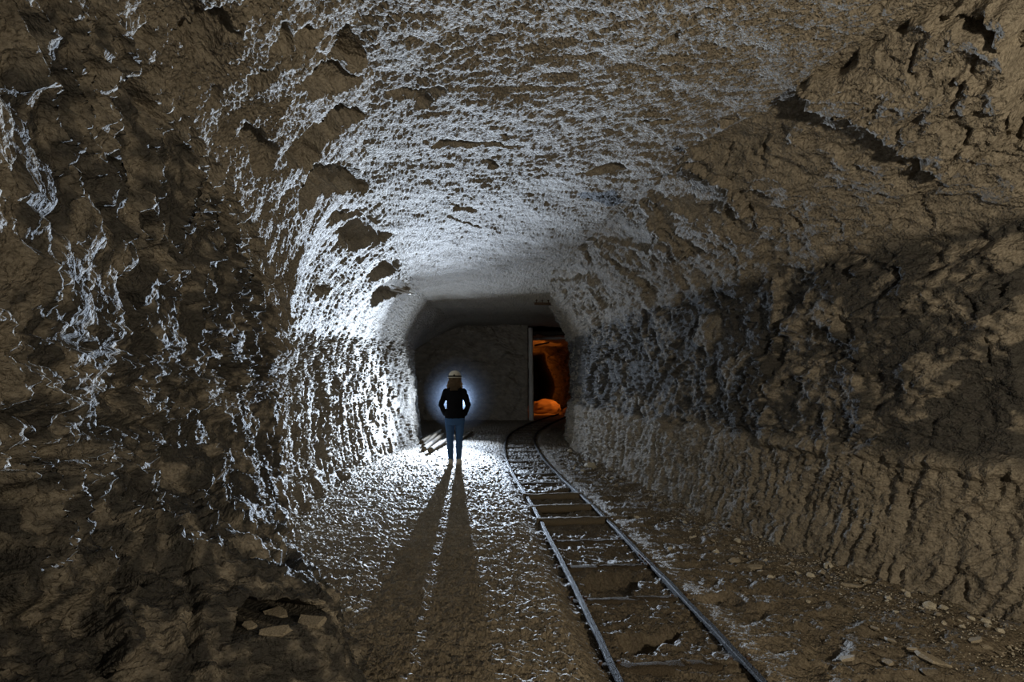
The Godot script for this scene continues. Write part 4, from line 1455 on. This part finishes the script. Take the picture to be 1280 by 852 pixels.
func build_stones() -> void:
	var kinds := []
	for k in 8:
		kinds.append(slab_mesh(100 + k) if k in [3, 6] else stone_mesh(100 + k, [0.55, 0.4, 0.7, 0.3, 0.6, 0.45, 0.25, 0.8][k], 11 + k))
	flat_kinds = kinds
	var rng := RandomNumberGenerator.new()
	rng.seed = 5
	# [u, v of the foot, width in pixels, kind, what it is]
	var traced := [
		[863, 638, 10, 0, "bright white stone at the foot of the right wall"], [857, 630, 9, 1, ""], [880, 636, 7, 2, ""], [922, 681, 13, 4, ""], [895, 692, 12, 4, ""], [919, 704, 15, 0, ""],
		[944, 712, 20, 6, "dark flat shard leaning among pale stones beside the track"], [963, 725, 11, 4, ""], [985, 712, 9, 0, ""], [938, 700, 7, 2, ""], [862, 667, 6, 1, ""], [755, 643, 6, 2, ""],
		[1034, 718, 15, 7, ""], [1013, 724, 15, 4, ""], [1027, 724, 11, 0, ""], [970, 756, 9, 5, ""], [1010, 755, 9, 1, ""], [1041, 767, 10, 5, ""],
		[1135, 757, 10, 7, "bright upright stone standing at the foot of the right wall"], [1162, 773, 19, 7, "rounded grey stone lying at the foot of the right wall"], [1180, 775, 13, 1, ""], [1043, 754, 7, 2, ""],
		[1093, 792, 20, 3, ""], [1113, 808, 20, 3, ""], [1165, 835, 38, 3, "long flat pale slab lying in the gravel"], [1065, 738, 26, 3, ""], [1233, 795, 17, 4, ""],
		[738, 584, 24, 4, "squat boulder against the foot of the right wall"], [712, 567, 12, 4, ""], [728, 590, 10, 1, ""], [760, 604, 9, 2, ""], [770, 610, 8, 0, ""],
		[437, 781, 14, 1, "long bright stone beside the left rock foot"], [514, 716, 6, 4, ""], [510, 840, 8, 4, ""], [452, 780, 8, 1, ""], [997, 722, 10, 1, ""], [1050, 705, 9, 3, ""],
		[1110, 725, 13, 4, ""], [1095, 731, 10, 0, ""], [960, 680, 8, 1, ""], [975, 690, 9, 4, ""], [990, 735, 10, 5, ""], [1140, 820, 16, 3, ""], [1220, 815, 20, 3, ""], [1060, 830, 24, 3, ""], [1110, 835, 22, 3, ""], [1160, 848, 26, 5, ""],
		[1215, 790, 12, 1, ""], [1250, 805, 14, 4, ""], [905, 655, 7, 0, ""], [875, 645, 6, 4, ""], [842, 636, 8, 1, ""], [850, 641, 7, 5, ""], [870, 640, 6, 2, ""],
	]
	for e in traced:
		var p := on_floor(e[0], e[1])
		put_stone(kinds[e[3]], e[3], p.x, -p.z, e[2] / FOCAL * -p.z, e[4], "", rng)
	for k in 260:
		var d := 3.0 * pow(11.0 / 3.0, pow(rng.randf(), 1.4))
		var foot := between(right_table(), d)[0].x
		var x := foot - absf(rng.randfn()) * 0.42 - 0.02
		if x < track_x(d) + 0.55: continue
		put_stone(kinds[rng.randi() % 8], rng.randi(), x, d, rng.randf_range(0.018, 0.055) * (0.7 + d * 0.09), "", "", rng)
	# flakes in the cave of the near rock
	var slabs := []
	for k in 7:
		slabs.append(slab_mesh(300 + k))
	var nth := 0
	for e in [
		[382, 781, 46, 3, "long tan flake lying at the mouth of the small cave"], [392, 762, 20, 6, "grey flake lying inside the small cave"], [401, 770, 13, 5, "small tan flake at the right end of the small cave"],
		[338, 796, 40, 5, "broad tan flake tilted below the small cave"], [312, 788, 26, 3, "narrow tan flake on the left of the small cave"], [345, 770, 40, 3, "wide tan flake deep inside the small cave"], [318, 692, 18, 1, "square tan chip stuck to the rock above the small cave"],
	]:
		var o := obj("rock_flake", slabs[nth], mats.chip)
		nth += 1
		var g := find(left_grid, e[0], e[1], 1.3, 2.55)
		var at: int = int(g.x) * int(left_grid.m) + int(g.y)
		var p: Vector3 = left_grid.pos[at] + left_grid.nrm[at] * (left_grid.high[at] + 0.012)
		o.position = p
		o.scale = Vector3.ONE * (e[2] / FOCAL * -p.z)
		o.rotation = Vector3(0.35, rng.randf() * 0.8 - 0.4, -0.12)
		tag(o, e[4], "rock", "flakes at the cave")
	# grit between them: too fine to tell apart
	var mm := MultiMesh.new()
	mm.transform_format = MultiMesh.TRANSFORM_3D
	mm.mesh = kinds[1]
	var spots := []
	for k in 5200:
		var d := 2.6 * pow(12.0 / 2.6, pow(rng.randf(), 1.3))
		var foot := between(right_table(), d)[0].x
		var x := foot - absf(rng.randfn()) * 0.45 - 0.01
		if x < track_x(d) + 0.42 or x > foot + 0.05: continue
		var w := rng.randf_range(0.006, 0.018) * (0.8 + d * 0.06)
		spots.append(Transform3D(Basis.from_euler(Vector3(rng.randfn() * 0.3, rng.randf() * TAU, rng.randfn() * 0.3)).scaled(Vector3.ONE * w), Vector3(x, ground(x, d) + w * 0.1, -d)))
	mm.instance_count = spots.size()
	for k in spots.size(): mm.set_instance_transform(k, spots[k])
	var gr := MultiMeshInstance3D.new()
	gr.name = "grit"
	gr.multimesh = mm
	gr.material_override = mats.chip_pale
	add_child(gr, true)
	tag(gr, "fine tan grit scattered along the foot of the right wall", "grit", "", "stuff")

var flat_kinds := []

func put_stone(m: Mesh, kind: int, x: float, d: float, wide: float, label: String, _g: String, rng: RandomNumberGenerator) -> void:
	var tone: int = absi(kind) % 3
	var o := obj("stone", m, [mats.chip, mats.chip_pale, mats.chip_dark][tone] if not label.contains("bright") else mats.chip_pale)
	o.scale = Vector3.ONE * wide * 1.15
	o.rotation = Vector3(rng.randfn() * 0.15, rng.randf() * TAU, rng.randfn() * 0.15)
	o.position = Vector3(x, ground(x, d) + wide * 0.12, -d)
	if label.contains("upright"): o.rotation = Vector3(0, 0.4, 1.2)
	if not label:
		var foot := between(right_table(), d)[0].x
		var size := "tiny" if wide < 0.025 else "walnut-sized" if wide < 0.035 else "small" if wide < 0.045 else "plum-sized" if wide < 0.055 else "egg-sized" if wide < 0.07 else "apple-sized" if wide < 0.09 else "fist-sized" if wide < 0.12 else "large"
		var form: String = ["squat", "flat", "blocky", "thin flat", "rough", "wedge-like", "sliver-like", "chunky"][flat_kinds.find(m)]
		var shade: String = ["tan", "pale", "dark"][tone]
		var place := "on the floor left of the track" if x < 0.0 else "against the right wall" if foot - x < 0.15 else "just off the right wall" if foot - x < 0.4 else "between right wall and rail" if x - track_x(d) > 0.75 else "beside the right-hand rail"
		var by := "near the long slab" if d < 3.4 else "by the upright bright stone" if d < 4.3 else "near the dark flat shard" if d < 5.2 else "short of the bright white stone" if d < 6.6 else "past the bright white stone" if d < 8.5 else "towards the squat boulder"
		label = "%s %s %s stone %s, %s" % [size, shade, form, place, by]
		if x < 0.0: label = "%s %s %s stone lying on the pale path beside the left rock" % [size, shade, form]
	tag(o, label, "stone", "loose stones on the floor")

# ---------------------------------------------------------------- materials

func make_noises() -> void:
	noise("big", FastNoiseLite.TYPE_SIMPLEX_SMOOTH, 1.0, 3, 3)
	noise("block", FastNoiseLite.TYPE_CELLULAR, 1.0, 5, 2, FastNoiseLite.FRACTAL_FBM, FastNoiseLite.RETURN_CELL_VALUE)
	noise("scallop", FastNoiseLite.TYPE_CELLULAR, 1.0, 7, 2, FastNoiseLite.FRACTAL_FBM, FastNoiseLite.RETURN_DISTANCE)
	noise("ridge", FastNoiseLite.TYPE_SIMPLEX, 1.0, 9, 3, FastNoiseLite.FRACTAL_RIDGED)
	noise("flake", FastNoiseLite.TYPE_SIMPLEX, 0.5, 11, 4, FastNoiseLite.FRACTAL_RIDGED)
	noise("fine", FastNoiseLite.TYPE_SIMPLEX, 1.0, 13, 2)
	noise("wob", FastNoiseLite.TYPE_SIMPLEX_SMOOTH, 1.0, 17, 2)

func noise_texture(n: FastNoiseLite, size: int, ramp: Array) -> NoiseTexture2D:
	var t := NoiseTexture2D.new()
	t.width = size
	t.height = size
	t.noise = n
	t.seamless = true
	if ramp:
		var g := Gradient.new()
		g.offsets = PackedFloat32Array([0.0, 0.5, 1.0])
		g.colors = PackedColorArray(ramp)
		t.color_ramp = g
	return t

func make_materials() -> void:
	var grain := noise("tex_grain", FastNoiseLite.TYPE_SIMPLEX, 0.03, 21, 5, FastNoiseLite.FRACTAL_FBM, 0, 0.62)
	var chip := noise("tex_chip", FastNoiseLite.TYPE_CELLULAR, 0.035, 23, 4, FastNoiseLite.FRACTAL_FBM, FastNoiseLite.RETURN_DISTANCE, 0.55)
	var tex := noise_texture(grain, 1024, [Color(0.5, 0.48, 0.45), Color(0.86, 0.85, 0.83), Color(1, 1, 1)])
	var rough := noise_texture(chip, 1024, [])
	for e in [["rock", 0.75, 2.2, 1.3], ["ground", 0.7, 1.8, 1.3]]:
		var m := StandardMaterial3D.new()
		m.resource_name = e[0]
		m.vertex_color_use_as_albedo = true
		m.albedo_texture = tex
		m.roughness = e[1]
		m.metallic_specular = 0.5
		m.uv1_triplanar = true
		m.uv1_world_triplanar = true
		m.uv1_scale = Vector3.ONE * e[3]
		m.heightmap_enabled = true
		m.heightmap_texture = rough
		m.heightmap_scale = e[2]
		mats[e[0]] = m
	# [name, colour (linear), roughness, metallic, bump in cm]
	for e in [
		["jacket", Color(0.005, 0.005, 0.006), 0.85, 0.0, 0.0], ["jeans", Color(0.04, 0.085, 0.18), 0.85, 0.0, 0.0], ["skin", Color(0.5, 0.33, 0.25), 0.6, 0.0, 0.0],
		["hair", Color(0.05, 0.036, 0.022), 0.6, 0.0, 0.0], ["helmet", Color(0.5, 0.46, 0.38), 0.45, 0.0, 0.0], ["black", Color(0.015, 0.015, 0.015), 0.6, 0.0, 0.0],
		["shoe", Color(0.42, 0.38, 0.32), 0.8, 0.0, 0.0], ["sole", Color(0.3, 0.28, 0.25), 0.8, 0.0, 0.0], ["steel", Color(0.35, 0.34, 0.33), 0.4, 0.8, 0.0],
		["rail", Color(0.04, 0.039, 0.04), 0.6, 0.0, 1.6], ["rust", Color(0.10, 0.055, 0.03), 0.75, 0.2, 0.2],
		["timber", Color(0.2, 0.165, 0.12), 0.8, 0.0, 0.5], ["old_timber", Color(0.11, 0.09, 0.068), 0.85, 0.0, 0.6], ["pale_timber", Color(0.66, 0.63, 0.58), 0.8, 0.0, 0.5],
		["ochre_rock", Color(0.42, 0.3, 0.18), 0.85, 0.0, 1.0], ["chip", Color(0.46, 0.4, 0.31), 0.8, 0.0, 0.3], ["chip_pale", Color(0.68, 0.63, 0.52), 0.75, 0.0, 0.2], ["chip_dark", Color(0.2, 0.17, 0.13), 0.8, 0.0, 0.3],
		["lamp_body", Color(0.03, 0.03, 0.03), 0.5, 0.3, 0.0],
	]:
		var m := StandardMaterial3D.new()
		m.resource_name = e[0]
		var c: Color = e[1]
		m.albedo_color = c.linear_to_srgb()
		m.roughness = e[2]
		m.metallic = e[3]
		if e[4] > 0.0:
			m.albedo_texture = tex
			m.uv1_triplanar = true
			m.uv1_world_triplanar = true
			m.uv1_scale = Vector3.ONE * 3.0
			m.heightmap_enabled = true
			m.heightmap_texture = rough
			m.heightmap_scale = e[4]
		if e[0] == "hair":
			m.backlight_enabled = true
			m.backlight = Color(0.45, 0.38, 0.3)
		if e[0] in ["jacket", "jeans", "hair", "black", "shoe", "timber", "old_timber", "rail"]: m.metallic_specular = 0.15
		mats[e[0]] = m
	for e in [["glow_cool", Color(0.86, 0.92, 1.0), 5.0], ["glow_warm", Color(1.0, 0.85, 0.64), 20.0], ["glow_orange", Color(1.0, 0.45, 0.12), 12.0]]:
		var m := StandardMaterial3D.new()
		m.resource_name = e[0]
		m.albedo_color = Color(0.8, 0.8, 0.8)
		m.emission_enabled = true
		m.emission = e[1]
		m.emission_energy_multiplier = e[2]
		mats[e[0]] = m

# ---------------------------------------------------------------- the lamp of the place

func lamp(called: String, at: Vector3, towards: Vector3, color: Color, energy: float, angle: float, soft: float, label: String, size: float, glow: Material, spill := 0.0) -> Node3D:
	# a round head on a slim pole with a flat foot
	var t := thing(called, Vector3(at.x, 0.0, at.z))
	tag(t, label, "lamp")
	var dir := (towards - at).normalized()
	var head := Vector3(0, at.y, 0)
	var st := new_st()
	tube(st, Vector3(0, -0.02, 0), Vector3(0, 0.02, 0), 0.085, 0.07, 20)
	obj("foot", st_mesh(st), mats.lamp_body, t)
	st = new_st()
	tube(st, Vector3(0, 0.0, 0), head - Vector3(0, 0.04, 0) - dir * 0.06, 0.012, 0.01, 10)
	obj("pole", st_mesh(st), mats.lamp_body, t)
	st = new_st()
	tube(st, head - dir * 0.11, head - dir * 0.012, 0.04, 0.07, 20)
	obj("housing", st_mesh(st), mats.lamp_body, t)
	st = new_st()
	tube(st, head - dir * 0.012, head - dir * 0.004, 0.06, 0.06, 20)
	obj("lamp_glass", st_mesh(st), glow, t)
	var s := SpotLight3D.new()
	s.name = "beam"
	t.add_child(s)
	s.look_at_from_position(at + dir * 0.02, towards)
	s.light_color = color
	s.light_energy = energy
	s.spot_angle = angle
	s.spot_angle_attenuation = soft
	s.light_size = size
	s.spot_range = 60.0
	s.spot_attenuation = 2.0
	s.shadow_enabled = true
	if spill > 0.0:
		var w: SpotLight3D = s.duplicate()
		w.name = "flood"
		t.add_child(w)
		w.light_energy = spill
		w.spot_angle = 56.0
		w.spot_angle_attenuation = 1.0
		var b: SpotLight3D = s.duplicate()
		b.name = "added_back_fill"  # added beam from behind the closed housing, put in to brighten the back wall
		t.add_child(b)
		b.look_at_from_position(at - dir * 0.13, at - dir * 6.0 + Vector3(0, 1.0, 0))
		b.light_energy = spill * 0.04
		b.spot_angle = 50.0
	return t

func _ready() -> void:
	var t0 := Time.get_ticks_msec()
	var cam := Camera3D.new()
	cam.name = "camera"
	add_child(cam)
	cam.position = Vector3(0, EYE, 0)
	cam.projection = Camera3D.PROJECTION_FRUSTUM
	cam.near = 0.1
	cam.far = 100.0
	cam.size = 852.0 / FOCAL * 0.1
	cam.frustum_offset = Vector2(0, (HORIZON - 426.0) / FOCAL * 0.1)
	cam.current = true

	var we := WorldEnvironment.new()
	we.name = "world"
	var env := Environment.new()
	env.background_mode = Environment.BG_COLOR
	env.background_color = Color.BLACK
	env.tonemap_mode = Environment.TONE_MAPPER_LINEAR
	env.tonemap_exposure = 1.0
	env.sdfgi_enabled = true
	env.ssao_enabled = true
	env.ssil_enabled = true
	we.environment = env
	add_child(we)

	make_noises()
	make_materials()
	lamp("floodlight", Vector3(-1.41, 1.0, -15.2), Vector3(-2.2, 1.3, -3.0), Color(0.84, 0.91, 1.0), 340.0, 27.0, 1.0, "cool white floodlight on a slim stand behind the person", 0.018, mats.glow_cool, 32.0)
	lamp("work_light", Vector3(2.1, 1.85, 0.5), Vector3(1.5, 2.1, -3.6), Color(1.0, 0.94, 0.83), 9.0, 74.0, 1.0, "warm work light on a stand beside the track, behind the viewer", 0.12, mats.glow_warm)
	lamp("orange_lamp", Vector3(3.15, 2.0, -25.3), Vector3(1.5, 1.75, -26.0), Color(1.0, 0.55, 0.2), 9.0, 62.0, 0.6, "orange lamp around the corner of the side passage", 0.1, mats.glow_orange)

	build_left()
	print("left ", Time.get_ticks_msec() - t0)
	build_ceiling()
	build_right()
	print("right ", Time.get_ticks_msec() - t0)
	build_floor()
	print("floor ", Time.get_ticks_msec() - t0)
	env.volumetric_fog_enabled = true
	env.volumetric_fog_density = 0.0
	var haze := thing("dust_haze", Vector3(-1.3, 1.2, -15.05))
	tag(haze, "pale blue haze of dust glowing behind the person", "haze", "", "stuff")
	for e in [[1.9, 0.006], [1.5, 0.006], [1.15, 0.01], [0.85, 0.022]]:   # thicker towards the lamp
		var dust := FogVolume.new()
		dust.name = "dust"
		dust.shape = RenderingServer.FOG_VOLUME_SHAPE_ELLIPSOID
		dust.size = Vector3(e[0], e[0], e[0])
		dust.position = Vector3(0, 0, e[0] * 0.45)
		var fm := FogMaterial.new()
		fm.density = e[1]
		fm.albedo = Color(0.8, 0.88, 1.0)
		dust.material = fm
		haze.add_child(dust, true)

	build_end()
	build_track()
	print("track ", Time.get_ticks_msec() - t0)
	build_person()
	print("person ", Time.get_ticks_msec() - t0)
	build_timbers()
	build_stones()
	print("all ", Time.get_ticks_msec() - t0)
